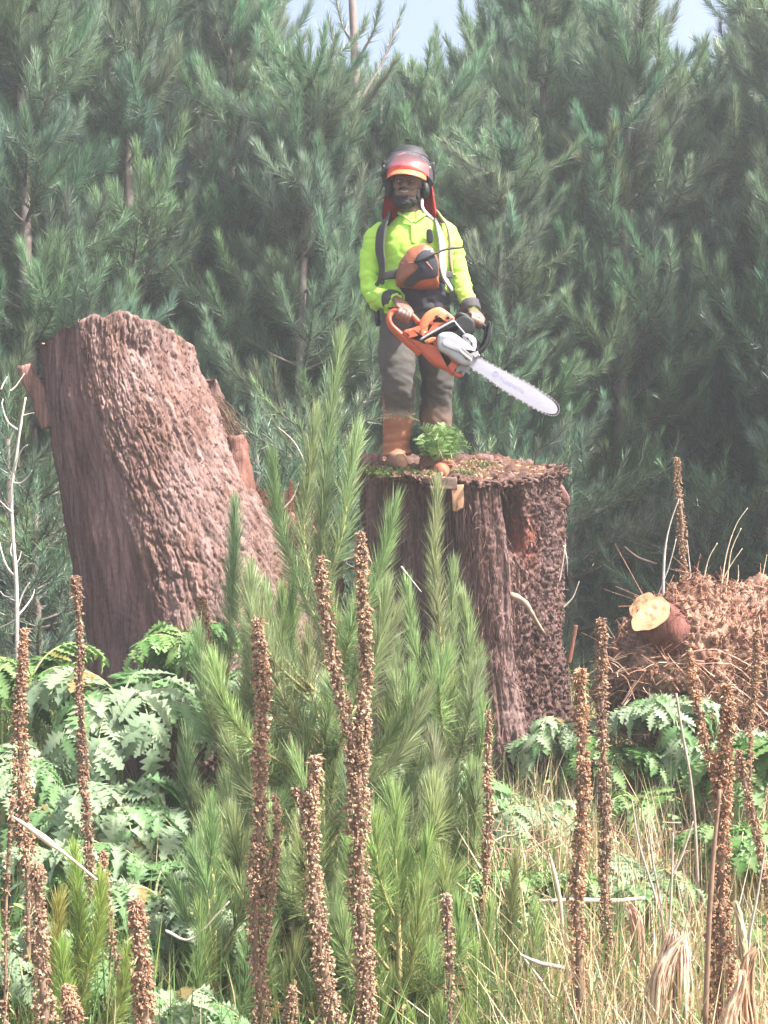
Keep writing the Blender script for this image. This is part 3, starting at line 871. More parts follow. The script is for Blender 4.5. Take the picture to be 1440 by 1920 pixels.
sawn(P(1208, 1136, YM - .20), P(1236, 1172, YM - .13), .075, .085, (.75, .1, .65), (.95, .72, .55))
mb = MB()
for k in range(2600):        # rotten crumbs and rootlets on the mound
    i, j = RNG.integers(4, 190), RNG.integers(2, nt // 2)
    b = vv_ = vv[i, j]; n_ = nn[i, j]
    if RNG.random() < .6:
        L = .03 + .10 * RNG.random() ** 2
        p = spline([b - n_ * .01, b + n_ * .02 + RNG.normal(size=3) * .02, b + n_ * .02 + RNG.normal(size=3) * L], 5)
        tube(mb, p, np.linspace(.004, .0015, 5), 3, np.array((1.1, .95, .85)) * (.6 + .7 * RNG.random()), cap=False)
    else:
        ellipsoid(mb, b + n_ * .005, (.006 + .014 * RNG.random(3)), 4, 6, np.array((1.1, .95, .88)) * (.6 + .7 * RNG.random()))
tag(mb.build('rootlets', M['mound'], mound, OM, False), None, None, kind='stuff')

# low reddish rotten heap between the two stumps
heap = thing('rotten_log', 'low heap of reddish rotten wood between the leaning stump and the tall sapling', 'rotten log', P(530, 1050, 7.9))
OH = np.array(heap.location)
nu, nt = 110, 120
u = np.linspace(0, 1, nu); px = 440 + u * 200
ty = np.interp(px, [440, 480, 510, 560, 590, 640], [960, 905, 940, 915, 905, 980])
tz = CAMZ + (960 - ty) / FPX * 7.9; bz = tz * 0 + .2
a = np.linspace(0, 2 * np.pi, nt, endpoint=False)
PX = np.broadcast_to(((px - 720) / FPX * 7.9)[:, None], (nu, nt))
env = np.sqrt(np.clip(1 - (2 * u - 1) ** 4, 0.01, 1))[:, None]
zz_ = (tz + bz)[:, None] / 2 + (tz - bz)[:, None] / 2 * np.cos(a)[None] * env
yy = 7.9 - .3 * np.sin(a)[None] * env + 0 * PX
F = np.stack((PX, yy, zz_), -1).reshape(-1, 3)
d = .05 * fbm(F, 6, 3) + .05 * np.abs(fbm(F * (1, 1, .4), 14, 3, 5)) + .02 * fbm(F, 36, 2)
F2 = F + nrm(F - np.array((P(540, 0, 7.9)[0], 7.9, .9))) * d[:, None]
mb = MB(); mb.add(F2, grid_faces(nu, nt, True)[:, ::-1], None, (1 + .35 * fbm(F, 13, 3, 67))[:, None] * np.array((.95, .84, .8)))
mb.build('rotten_wood', M['mound'], heap, OH)
stub(heap, OH, [(545, 960, -.3), (545, 925, -.3), (546, 902, -.3)], 7.9, [.02, .016, .012], .8, M['mound'], 'broken_stick', (1.2, .9, .8), .02)
mb = MB()
for k in range(260):
    b = F2[RNG.integers(len(F2))]
    if b[1] > 7.9: continue
    L = .05 + .14 * RNG.random()
    p = spline([b, b + (RNG.normal() * .03, -.03, .01), b + (RNG.normal() * .06, -.05 - .03 * RNG.random(), -L * RNG.random())], 5)
    tube(mb, p, np.linspace(.004, .0015, 5), 3, np.array((1.1, .95, .85)) * (.6 + .7 * RNG.random()), cap=False)
tag(mb.build('rootlets', M['mound'], heap, OH, False), None, None, kind='stuff')
# ---------------------------------------------------------------- the man
YP = 7.7
def W(px, py, dy=0.0):
    return P(px, py, YP + dy)
feet = W(785, 880, 0)
person = thing('person', 'man in a lime hi-vis shirt, red safety helmet and dusty trousers standing on the stump', 'person', feet)
OP = np.array(person.location)
SK = (1, 1, 1)

def limb(mb, pts, r, n=18, k=16, **kw):
    p = np.array([W(*q) for q in pts])
    r = np.asarray(r, float)
    if r.ndim == 1: r = np.stack((r, r), 1)
    pr = spline(np.concatenate((p, r), 1), n)
    tube(mb, pr[:, :3], pr[:, 3:], k, ref=(0, 1, 0), **kw)

HC = W(764, 350, -.02)           # centre of the head
hr = Matrix.Rotation(math.radians(-9), 3, 'Z') @ Matrix.Rotation(math.radians(4), 3, 'Y') @ Matrix.Rotation(math.radians(-6), 3, 'X')
HR = np.array(hr)
def H(x, y, z):
    return HC + HR @ np.array((x, y, z))

# the body, one continuous surface
b = MB()
ellipsoid(b, H(0, .015, .03), (.076, .096, .088))
ellipsoid(b, H(0, -.03, -.045), (.061, .062, .068))
ellipsoid(b, H(0, -.055, -.095), (.034, .03, .022))
ellipsoid(b, H(0, -.075, .026), (.056, .02, .013))
for s in (-1, 1):
    ellipsoid(b, H(.038 * s, -.07, -.022), (.024, .02, .022))
    ellipsoid(b, H(.079 * s, .012, -.005), (.011, .022, .032))
tube(b, np.array([H(0, -.086, .022), H(0, -.098, -.004), H(0, -.104, -.024), H(0, -.094, -.034)]), np.array((.009, .011, .017, .013)), 10)
ellipsoid(b, H(0, -.098, -.028), (.020, .011, .009))
ellipsoid(b, H(0, -.087, -.053), (.028, .010, .006)); ellipsoid(b, H(0, -.085, -.072), (.025, .011, .007))
tube(b, np.array([H(0, .02, -.03), H(0, .025, -.09), W(773, 404, .02), W(774, 430, .03)]), np.array(((.058, .06), (.056, .058), (.06, .062), (.09, .08))), 16, ref=(0, 1, 0))
limb(b, [(773, 414, .02), (774, 428, .02), (776, 470, .01), (779, 530, 0), (782, 575, 0), (782, 610, .01), (780, 632, .02)],
     [(.10, .07), (.17, .085), (.155, .105), (.14, .10), (.14, .10), (.15, .11), (.12, .09)])
ARM_L = [(722, 428, .02), (706, 444, .025), (695, 485, .03), (693, 530, .02), (700, 552, -.02), (722, 560, -.13), (743, 562, -.22)]
ARM_R = [(824, 426, .02), (840, 442, .02), (852, 476, .015), (861, 512, -.02), (869, 540, -.09), (877, 562, -.16), (886, 586, -.23)]
for A in (ARM_L, ARM_R):
    limb(b, A, [.036, .042, .040, .035, .034, .029, .026])
LEG_L = [(744, 606, .02), (742, 660, -.05), (745, 715, -.11), (745, 770, -.04), (744, 830, .04), (745, 858, .04)]
LEG_R = [(815, 606, .02), (817, 660, 0), (819, 715, -.02), (819, 770, .01), (820, 835, .02), (821, 872, .01)]
for A in (LEG_L, LEG_R):
    limb(b, A, [.085, .078, .06, .055, .042, .04])
def grip(mb, wrist, C, A, start, r, dirn, wide=.021, fl=(1, 1.08, 1.0, .82), turn=200):
    """palm and five fingers closed round a bar through C along A; start = direction from the bar to the knuckles"""
    A = nrm(A); e0 = nrm(start - A * np.dot(start, A)); e1 = np.cross(A, e0) * dirn
    rr_ = r + .0085
    kn = C + e0 * (rr_ + .003)
    # palm
    pal = spline(np.stack([wrist, wrist * .6 + kn * .4 + e0 * .012, kn + e0 * .004 - e1 * .014, kn + e1 * .004]), 9)
    t, s_, b_ = frames(pal, A)
    ww = np.interp(np.linspace(0, 1, 9), [0, .4, .8, 1], [.027, .038, .044, .040])
    hh = np.interp(np.linspace(0, 1, 9), [0, .4, 1], [.021, .018, .012])
    # flattened: wide along the bar
    a = np.linspace(0, 2 * np.pi, 14, endpoint=False)
    up = nrm(np.cross(t, np.broadcast_to(A, t.shape)))
    wd = nrm(np.cross(up, t))
    v = pal[:, None] + wd[:, None] * (np.cos(a)[None, :, None] * ww[:, None, None]) + up[:, None] * (np.sin(a)[None, :, None] * hh[:, None, None])
    n = len(pal)
    v = np.concatenate((v.reshape(-1, 3), pal[:1], pal[-1:]))
    q = grid_faces(n, 14, True); j = np.arange(14)
    tt = np.concatenate((np.stack((np.full(14, n * 14), (j + 1) % 14, j), 1), np.stack((np.full(14, n * 14 + 1), (n - 1) * 14 + j, (n - 1) * 14 + (j + 1) % 14), 1)))
    mb.add(v, q, tt)
    for i in range(4):
        o = (i - 1.5) * wide
        L = np.radians(turn) * fl[i]
        ph = np.linspace(-.25, L, 11)
        rad = rr_ + .004 * np.abs(np.sin(ph * 1.5))
        p = C + A * o + np.cos(ph)[:, None] * e0 * rad[:, None] + np.sin(ph)[:, None] * e1 * rad[:, None]
        tube(mb, p, np.interp(np.linspace(0, 1, 11), [0, .35, .7, .93, 1], [.0098, .0092, .0085, .0075, .004]), 8, ref=A)
    ph = np.linspace(.35, -1.75, 9)
    so = -1.5 * wide - .012
    p = C + A * np.linspace(so - .004, so + .026, 9)[:, None] + (np.cos(ph)[:, None] * e0 + np.sin(ph)[:, None] * e1) * (rr_ + .002)
    p[0] = pal[3] + A * (-.030)
    tube(mb, p, np.interp(np.linspace(0, 1, 9), [0, .5, .9, 1], [.014, .011, .009, .005]), 8, ref=A)
YS = -.33                          # the saw hangs this far before the man's middle
g1a, g1b = W(738, 586, YS), W(788, 608, YS)
g2a, g2b = W(862, 590, YS + .01), W(908, 612, YS + .03)
grip(b, W(743, 562, -.22), W(757, 592, YS), g1b - g1a, np.array((-.25, -.35, .9)), .016, 1)
grip(b, W(886, 586, -.23), W(892, 604, YS + .02), g2b - g2a, np.array((.25, -.45, .85)), .014, 1)
bo = b.build('body', M['skin'], person, OP)
remesh(bo, .0056, 2)
bv = vco(bo.data) + OP
tone = np.ones((len(bv), 3))
hand = sstep(CAMZ + (960 - 555) / FPX * YP, CAMZ + (960 - 570) / FPX * YP, bv[:, 2])[:, None] * (bv[:, 1] < YP - .15)[:, None]
tone = tone * (1 - hand) + hand * np.array((1.15, 1.05, 1.02))
setcol(bo.data, tone)
bo['label'] = 'dark skinned body with a smiling face and closed hands'

# eyes, teeth, beard, hair
for s in (-1, 1):
    m = MB(); ellipsoid(m, H(.031 * s, -.080, .006), (.0115, .009, .0055), 10, 14); e = m.build('eye', M['eye'], person, OP)
    m = MB(); ellipsoid(m, H(.031 * s, -.088, .006), (.006, .0022, .005), 8, 12); m.build('iris', M['dark'], e)
    e.children[0].location = 0, 0, 0
    me = e.children[0].data; setco(me, vco(me) - OP)
m = MB()
q_ = np.linspace(-1, 1, 13)
for i in range(12):
    x0, x1 = q_[i] * .021, q_[i + 1] * .021
    f = lambda x, z: H(x, -.1005 + 12 * x * x, z)
    m.add([f(x0 + .0004, -.058 + 10 * x0 * x0), f(x1 - .0004, -.058 + 10 * x1 * x1), f(x1 - .0004, -.066 + 16 * x1 * x1), f(x0 + .0004, -.066 + 16 * x0 * x0)], [(0, 3, 2, 1)])
m.build('teeth', M['eye'], person, OP)
m = MB()
ellipsoid(m, H(0, -.036, -.094), (.064, .062, .040)); ellipsoid(m, H(0, -.066, -.114), (.040, .038, .032))
for s in (-1, 1):
    ellipsoid(m, H(.062 * s, -.01, -.055), (.012, .030, .042))
    tube(m, np.array([H(0, -.104, -.043), H(.022 * s, -.098, -.044), H(.038 * s, -.083, -.050)]), np.array((.005, .005, .006)), 8)
o = m.build('beard', M['beard'], person, OP); remesh(o, .005, 2)
v = vco(o.data); n = vno(o.data); lv = (v + OP - HC) @ HR
mouth = np.exp(-((lv[:, 0] / .030) ** 2 + ((lv[:, 2] + .063) / .012) ** 2)) * (lv[:, 1] < -.06)
setco(o.data, v + n * (.006 * fbm(v, 90, 2) - .016 * mouth)[:, None])
setcol(o.data, np.ones((len(v), 3)))

# shirt: torso and sleeves in one cloth
m = MB()
limb(m, [(773, 399, .03), (773, 408, .025), (773, 417, .02), (774, 428, .02), (775, 445, .01), (776, 475, .0), (778, 520, 0), (781, 560, .0), (782, 590, 0)],
     [(.060, .062), (.070, .068), (.112, .078), (.150, .095), (.176, .118), (.178, .135), (.170, .132), (.174, .128), (.180, .128)], 28, 28, power=2.3)
for A, rs in ((ARM_L, (.045, .060, .060, .053, .054, .049, .041)), (ARM_R, (.045, .058, .056, .050, .048, .044, .039))):
    limb(m, A, rs, 22, 18)
m2 = W(710, 560, -.02)
limb(m, [(706, 535, -.02), (704, 565, -.01), (709, 583, -.01)], [(.05, .05), (.045, .04), (.012, .02)], 8, 10)
so = m.build('shirt', [M['hivis'], M['navy']], person, OP); remesh(so, .009, 5)
v = vco(so.data); n = vno(so.data); wv = v + OP
pxv = wv[:, 0] / wv[:, 1] * FPX + 720; pyv = 960 - (wv[:, 2] - CAMZ) / wv[:, 1] * FPX
tors = sstep(715, 728, pxv) * (1 - sstep(838, 850, pxv))
def seg_d(pts):
    p = np.array([W(*q) for q in pts]); d = np.full(len(wv), 9.)
    for a_, b_ in zip(p[:-1], p[1:]):
        t = np.clip(((wv - a_) @ (b_ - a_)) / ((b_ - a_) @ (b_ - a_)), 0, 1)
        d = np.minimum(d, np.linalg.norm(wv - a_ - t[:, None] * (b_ - a_), axis=1))
    return d
el = np.exp(-((pyv - 530) / 40) ** 2)
fold = lambda v_, f, o: np.exp(-(fbm(v_, f, 2, o) / .16) ** 2)
wr = .004 * fbm(wv, 10, 2) - (.003 + .003 * (1 - tors)) * fold(np.stack((wv[:, 0] + .9 * wv[:, 2], wv[:, 1] * .5, wv[:, 2] * 1.6 - .5 * wv[:, 0]), 1), 6, 3) \
   - (.002 + .002 * (1 - tors)) * fold(np.stack((wv[:, 0] - .7 * wv[:, 2], wv[:, 1] * .5, wv[:, 2] * 1.2), 1), 9, 12) - el * .008 * fold(wv * (.5, .5, 2.2), 10, 4) + .006
nav = (pyv > 528) * 1.0
wr = wr + nav * tors * .012 * np.abs(pn(np.stack((wv[:, 0] * .8 + .5 * wv[:, 2], wv[:, 1] * .5, wv[:, 2] * 2.6), 1), 11, 9))
setco(so.data, v + n * wr[:, None])
fc = np.empty(len(so.data.polygons) * 3, np.float32); so.data.polygons.foreach_get('center', fc); fc = fc.reshape(-1, 3) + OP
fx = fc[:, 0] / fc[:, 1] * FPX + 720; fy = 960 - (fc[:, 2] - CAMZ) / fc[:, 1] * FPX
arm_d = np.full(len(fc), 9.)
for A in (ARM_L, ARM_R):
    p = np.array([W(*q) for q in A])
    for a_, b_ in zip(p[:-1], p[1:]):
        t = np.clip(((fc - a_) @ (b_ - a_)) / ((b_ - a_) @ (b_ - a_)), 0, 1)
        arm_d = np.minimum(arm_d, np.linalg.norm(fc - a_ - t[:, None] * (b_ - a_), axis=1))
navy = (fy > 508 - (fx < 745) * 8 + 12 * np.sin(fx * .08)) & (arm_d > .092) & ((fx > 748) | (fy > 590)) & (fx > 722) & (fx < 860)
so.data.polygons.foreach_set('material_index', navy.astype(np.int32))
setcol(so.data, np.ones((len(v), 3)))
# collar with its open V
for s in (-1, 1):
    m = MB()
    c_ = [(774 + s * 1, 418, -.108), (774 + s * 13, 408, -.085), (774 + s * 24, 401, -.03), (774 + s * 20, 396, .06), (774, 394, .095)]
    p = spline([W(*q) for q in c_], 16)
    tube(m, p, np.stack((np.linspace(.010, .016, 16), np.full(16, .007)), 1), 10, (1.02, .98, 1.2), ref=(0, 0, 1))
    m.build('collar', M['hivis'], so, OP)
m = MB(); tube(m, spline([W(774, 420, -.112), W(774, 440, -.128), W(775, 458, -.136)], 8), np.stack((np.full(8, .013), np.full(8, .004)), 1), 8, (.93, .95, .9), ref=(0, 1, 0))
m.build('placket', M['hivis'], so, OP)
for A, e in ((ARM_L, 1), (ARM_R, 1)):
    m = MB(); p = np.array([W(*A[-2]), W(*A[-1])]); d = p[1] - p[0]
    tube(m, np.array([p[1] - d * .62, p[1] - d * .35, p[1] - d * .1, p[1] - d * .02]), np.array((.053, .052, .048, .044)), 20, jit=.0012)
    m.build('cuff', M['strapdark'], so, OP)

# trousers
m = MB()
limb(m, [(782, 574, .0), (782, 590, .0), (781, 612, .01), (780, 636, .02)], [(.176, .125), (.186, .13), (.19, .135), (.17, .12)], 12, 26, power=2.4)
limb(m, [(748, 606, .02), (744, 655, -.04), (747, 715, -.11), (747, 770, -.04), (743, 828, .04), (743, 856, .04)], [.106, .104, .088, .084, .077, .084], 26, 20)
limb(m, [(813, 606, .02), (816, 655, 0), (819, 715, -.02), (818, 770, .01), (818, 834, .02), (819, 876, .02)], [.106, .102, .088, .086, .088, .094], 26, 20)
to = m.build('trousers', M['trouser'], person, OP); remesh(to, .009, 4)
v = vco(to.data); n = vno(to.data); wv = v + OP
pyv = 960 - (wv[:, 2] - CAMZ) / wv[:, 1] * FPX; pxv = wv[:, 0] / wv[:, 1] * FPX + 720
kn = np.exp(-((pyv - 735) / 45) ** 2); an = sstep(790, 830, pyv)
wr = .012 * fbm(np.stack((wv[:, 0] + .5 * wv[:, 2], wv[:, 1], wv[:, 2] * 1.4), 1), 7, 3) + .012 * kn * np.abs(pn(np.stack((wv[:, 0] * .8, wv[:, 1], wv[:, 2] * 2.2 + wv[:, 0]), 1), 13)) + .014 * an * pn(wv * (.5, .5, 2.4), 14)
setco(to.data, v + n * wr[:, None])
nz_ = fbm(wv, 9, 3)
isL = pxv < 782
dust = np.where(isL, sstep(772, 784, pyv + 7 * nz_ + (pxv - 735) * -.25), sstep(740, 850, pyv + 18 * nz_) * .55)
dust = np.where(isL & (pxv < 722) & (pyv > 715), np.maximum(dust, sstep(712, 745, pyv + 4 * nz_ - (pxv - 712) * 2.2)), dust)
base = np.ones((len(v), 3)) * np.where(isL, 1.0, .72)[:, None]
rip = np.where(isL, np.exp(-((pyv - 776 - 5 * nz_) / 6) ** 2), 0)[:, None]
c = base * (1 - dust[:, None]) + dust[:, None] * np.array((4.6, 2.2, 1.4))
c = c * (1 - .6 * rip) + .6 * rip * np.array((4, 3.8, 3.4))
setcol(to.data, c)
m = MB()
for k in range(70):
    a = W(722 + RNG.random() * 46, 770 + RNG.random() * 12, -.085 + RNG.normal() * .006)
    tube(m, spline([a, a + (RNG.normal() * .015, -.012, RNG.normal() * .012), a + (RNG.normal() * .03, -.012, -.03 * RNG.random())], 4), .0022, 3, (1, .95, .85), cap=False)
m.build('torn_threads', M['straw'], to, OP)
# boots
for (px, py, dy, tx, ty, lab, col) in ((744, 850, .03, 751, 871, None, (1, 1, 1)), (822, 872, .02, 829, 889, None, (1.25, .8, .7))):
    m = MB()
    a = W(px, py, dy)
    tip = W(tx, ty, dy - .19)
    fl = tip[2] - .035
    tube(m, spline(np.array([a + (0, .0, .10), a + (0, .0, .03), a + (0, 0, -.03)]), 6), np.array([(.058, .062)] * 6), 16, ref=(0, 1, 0))
    pth = spline(np.array([(a[0], a[1] + .07, fl + .05), (a[0], a[1], fl + .062), (a[0] * .6 + tip[0] * .4, a[1] - .08, fl + .058), (a[0] * .2 + tip[0] * .8, a[1] - .15, fl + .045), (tip[0], a[1] - .205, fl + .036)]), 14)
    rr_ = np.stack((np.interp(np.linspace(0, 1, 14), [0, .2, .7, .92, 1], [.036, .046, .055, .048, .026]), np.interp(np.linspace(0, 1, 14), [0, .3, .8, 1], [.045, .06, .044, .024])), 1)
    tube(m, pth, rr_, 18, ref=(0, 0, 1) if False else (1, 0, 0))
    bt = m.build('boot', M['boot'], person, OP); remesh(bt, .008, 4)
    v = vco(bt.data); wv = v + OP
    wv[:, 2] = np.maximum(wv[:, 2], fl + .004); setco(bt.data, wv - OP); setcol(bt.data, np.ones((len(v), 3)) * col)
    m = MB()
    out_ = [(.0, .082), (.043, .05), (.048, -.02), (.058, -.10), (.05, -.18), (.0, -.218), (-.05, -.18), (-.058, -.10), (-.048, -.02), (-.043, .05)]
    extrude(m, out_, np.array((a[0] * .5 + tip[0] * .5, a[1], fl - .006)), (1, 0, 0), (0, 1, 0), (0, 0, 1), .026, .005, 40)
    m.build('sole', M['sole'], bt, OP)

# ---- the helmet
helm = MB()
az = np.linspace(0, 2 * np.pi, 56, endpoint=False)
el_ = np.linspace(0, np.pi / 2 - .03, 22)
def dome(c, r, az, el, rib=0):
    A, E = np.meshgrid(az, el)
    x = np.cos(E) * np.sin(A) * r[0]; y = -np.cos(E) * np.cos(A) * r[1]; z = np.sin(E) * r[2]
    k = 1 + rib * (np.exp(-(x / .02) ** 2) + np.exp(-((np.abs(x) - .06) / .012) ** 2)) * np.sin(E)
    p = np.stack((c[0] + x * k, c[1] + y * k, c[2] + z * k), -1).reshape(-1, 3)
    return HC + p @ HR.T
hv = dome((0, .02, .052), (.122, .148, .142), az, el_, .03)
top = HC + HR @ np.array((0, .02, .052 + .146))
helm.add(np.concatenate((hv, top[None])), grid_faces(22, 56, True), [(21 * 56 + j, 21 * 56 + (j + 1) % 56, 22 * 56) for j in range(56)])
inn = dome((0, .02, .050), (.116, .142, .134), az, el_)
helm.add(inn, grid_faces(22, 56, True)[:, ::-1])
ring_q = [(j, 22 * 56 + 1 + j, 22 * 56 + 1 + (j + 1) % 56, (j + 1) % 56) for j in range(56)]
helm.q.append(np.array(ring_q)); helm.qm.append(np.zeros(56, int))
ho = helm.build('helmet', M['helmet'], person, OP)
def hpart(mb, name, mt, lab=None):
    o = mb.build(name, mt, ho, OP); o.location = 0, 0, 0
    if lab: o['label'] = lab
    return o
m = MB()     # the peak
A, E = np.meshgrid(np.radians(np.linspace(-62, 62, 26)), np.linspace(0, 1, 6))
ext = 1 + .38 * E * np.cos(A) ** .8
pp = np.stack((np.sin(A) * .118 * (1 + .05 * E), .02 - np.cos(A) * .146 * ext, .055 - .03 * E - .012 * E * np.cos(A)), -1).reshape(-1, 3)
m.add(HC + pp @ HR.T, grid_faces(6, 26)); m.add(HC + (pp - (0, 0, .006)) @ HR.T, grid_faces(6, 26)[:, ::-1])
e = [(5 * 26 + j, 5 * 26 + j + 1) for j in range(25)]
m.q.append(np.array([(a_, b_, b_ + 156, a_ + 156) for a_, b_ in e])); m.qm.append(np.zeros(25, int))
hpart(m, 'peak', M['orangelit'], 'orange peak of the helmet')
m = MB()     # black hood of the raised visor, arching over the front of the shell
A_, E_ = np.radians(np.linspace(-100, 100, 44)), np.radians(np.linspace(34, 64, 10))
v1 = dome((0, -.012, .045), (.138, .158, .180), A_, E_); v2 = dome((0, -.012, .045), (.133, .153, .174), A_, E_)
m.add(v1, grid_faces(10, 44)); m.add(v2, grid_faces(10, 44)[:, ::-1])
for ln in (0, 9):
    m.q.append(np.array([(ln * 44 + j, ln * 44 + j + 1, 440 + ln * 44 + j + 1, 440 + ln * 44 + j) for j in range(43)])); m.qm.append(np.zeros(43, int))
hpart(m, 'visor_hood', M['dark'])
for s in (-1, 1):   # side arms down to the muffs
    m = MB(); p = spline([H(.125 * s, -.03, .13), H(.132 * s, -.02, .08), H(.126 * s, .0, .03), H(.112 * s, .01, -.0)], 12)
    tube(m, p, np.stack((np.full(12, .006), np.full(12, .018)), 1), 10, ref=(0, 0, 1) if False else (1, 0, 0)); hpart(m, 'visor_arm', M['dark'])
m = MB()     # the raised clear visor
A_, E_ = np.radians(np.linspace(-82, 82, 40)), np.radians(np.linspace(-1, 44, 16))
pv = dome((0, -.018, .040), (.143, .176, .158), A_, E_)
lv = (pv - HC) @ HR
k = np.repeat(np.linspace(1, 0, 16), 40) ** 2
lv[:, 1] -= .035 * k * np.cos(np.tile(A_, 16)); lv[:, 2] -= .028 * k * np.abs(np.sin(np.tile(A_, 16))) ** 3
lv[:, :2] *= 1 + .04 * k[:, None]
m.add(HC + lv @ HR.T, grid_faces(16, 40)); m.add(HC + (lv * .985) @ HR.T, grid_faces(16, 40)[:, ::-1])
hpart(m, 'clear_visor', M['visor'], 'clear scratched visor pushed up over the front')
m = MB()
for s in (-1, 1):
    rv = dome((.125 * s, -.075, .085), (.007, .007, .007), np.linspace(0, 2 * np.pi, 10, endpoint=False), np.linspace(-1.4, 1.4, 6)); m.add(rv, grid_faces(6, 10, True))
hpart(m, 'rivets', M['alu'])
for s in (-1, 1):
    m = MB(); ellipsoid(m, H(.098 * s, .012, -.014), (.026, .038, .048), 12, 18); mu = hpart(m, 'ear_muff', M['dark'])
    m = MB(); tube(m, spline([H(.120 * s, .012, .02), H(.130 * s, .015, .07), H(.122 * s, .02, .11)], 8), .004, 6); hpart(m, 'muff_wire', M['alu'])
m = MB()     # red and white vents on the sunny side
for k in range(5):
    p = spline([H(.128, .0 + k * .018, .06 + .004 * k), H(.124, .005 + k * .018, .09), H(.112, .01 + k * .016, .125)], 6)
    tube(m, p, .0032, 5, (1, 1, 1))
hpart(m, 'vent_ribs', M['strapgrey'])
m = MB()     # neck cloth
A_ = np.radians(np.linspace(84, 268, 40)); Z_ = np.linspace(0, 1, 12)
A, E = np.meshgrid(A_, Z_)
rx_ = .122 + .03 * E + .008 * np.sin(A * 9) * E; ry_ = .140 + .02 * E + .006 * np.sin(A * 9) * E
pp = np.stack((np.sin(A) * rx_ + .014 * E, .02 - np.cos(A) * ry_, .062 - .215 * E + .02 * E * np.cos(A)), -1).reshape(-1, 3)
m.add(HC + pp @ HR.T, grid_faces(12, 40)); m.add(HC + (pp * (.98, .98, 1)) @ HR.T, grid_faces(12, 40)[:, ::-1])
hpart(m, 'neck_cloth', M['cloth_red'], 'bright red cloth hanging over the neck')
m = MB(); tube(m, spline([H(-.128, .02, .05), H(-.142, .02, .0), H(-.150, .01, -.05)], 8), np.linspace(.004, .002, 8), 5); hpart(m, 'cord', M['dark'])
m = MB(); tube(m, spline([H(.085, .0, -.06), H(.10, -.03, -.13), W(812, 412, -.10)], 8), np.stack((np.full(8, .008), np.full(8, .002)), 1), 6); hpart(m, 'chin_strap', M['strapgrey'])

# ---------------------------------------------------------------- backpack with its straps
pack = thing('backpack', 'black backpack on the man\'s back with black, tan and grey shoulder straps', 'backpack', W(780, 500, .2))
OB = np.array(pack.location)
m = MB(); ex, ey, ez = np.array((1, 0, 0)), np.array((0, 0, 1)), np.array((0, 1, 0))
extrude(m, [(-.16, .24), (0, .27), (.16, .24), (.175, 0), (.16, -.22), (0, -.25), (-.16, -.22), (-.175, 0)], W(780, 505, .225), ex, ey, ez, .15, .035, 60)
m.build('pack_body', M['strapdark'], pack, OB)
def strap(pts, w, mt, name, th=.0045):
    m = MB(); p = np.array([W(*q) for q in pts]); n = 26
    ps = spline(p, n)
    ww = np.interp(np.linspace(0, 1, n), np.linspace(0, 1, len(w)), w)
    t = nrm(np.gradient(ps, axis=0))
    # the strap lies on the chest: outward = away from the torso axis
    ax = np.stack((np.full(n, W(776, 0)[0]), np.full(n, YP + .01), ps[:, 2]), 1)
    o_ = nrm(ps - ax + np.array((0, -.02, .02))); s = nrm(np.cross(t, o_)); o_ = nrm(np.cross(s, t))
    a = np.linspace(0, 2 * np.pi, 14, endpoint=False)
    ca = np.sign(np.cos(a)) * np.abs(np.cos(a)) ** .4; sa = np.sign(np.sin(a)) * np.abs(np.sin(a)) ** .6
    v = ps[:, None] + s[:, None] * (ca[None, :, None] * ww[:, None, None]) + o_[:, None] * (sa[None, :, None] * th * 1.6)
    m.add(v.reshape(-1, 3), grid_faces(n, 14, True))
    return m.build(name, mt, pack, OB)
strap([(728, 420, .10), (731, 404, .035), (724, 411, -.065), (715, 432, -.115), (712, 468, -.128), (717, 500, -.130), (712, 524, -.110), (702, 540, -.03)], [.030, .036, .038, .038, .034, .024, .014, .012], M['strapdark'], 'shoulder_strap')
strap([(818, 420, .10), (817, 405, .035), (828, 409, -.06), (842, 424, -.105), (847, 452, -.118), (845, 480, -.12), (846, 505, -.10), (850, 520, -.03)], [.030, .035, .036, .034, .028, .018, .010, .010], M['straptan'], 'shoulder_strap')
strap([(818, 412, -.06), (824, 432, -.128), (829, 460, -.142), (829, 492, -.142), (834, 520, -.136), (848, 545, -.10)], [.012, .018, .022, .024, .018, .010], M['strapgrey'], 'chest_strap')
strap([(712, 520, -.112), (740, 514, -.142), (780, 512, -.150), (820, 512, -.146), (848, 516, -.115)], [.018, .026, .03, .026, .018], M['strapdark'], 'waist_strap')
m = MB(); extrude(m, [(-.018, .028), (.012, .03), (.016, -.03), (-.014, -.034)], W(806, 442, -.142), ex, ey, ez, .018, .004, 24); m.build('radio', M['dark'], pack, OB)
m = MB(); tube(m, spline([W(708, 555, .08), W(706, 580, .06), W(710, 610, .05)], 8), np.stack((np.full(8, .016), np.full(8, .03)), 1), 10); m.build('strap_end', M['strapdark'], pack, OB)
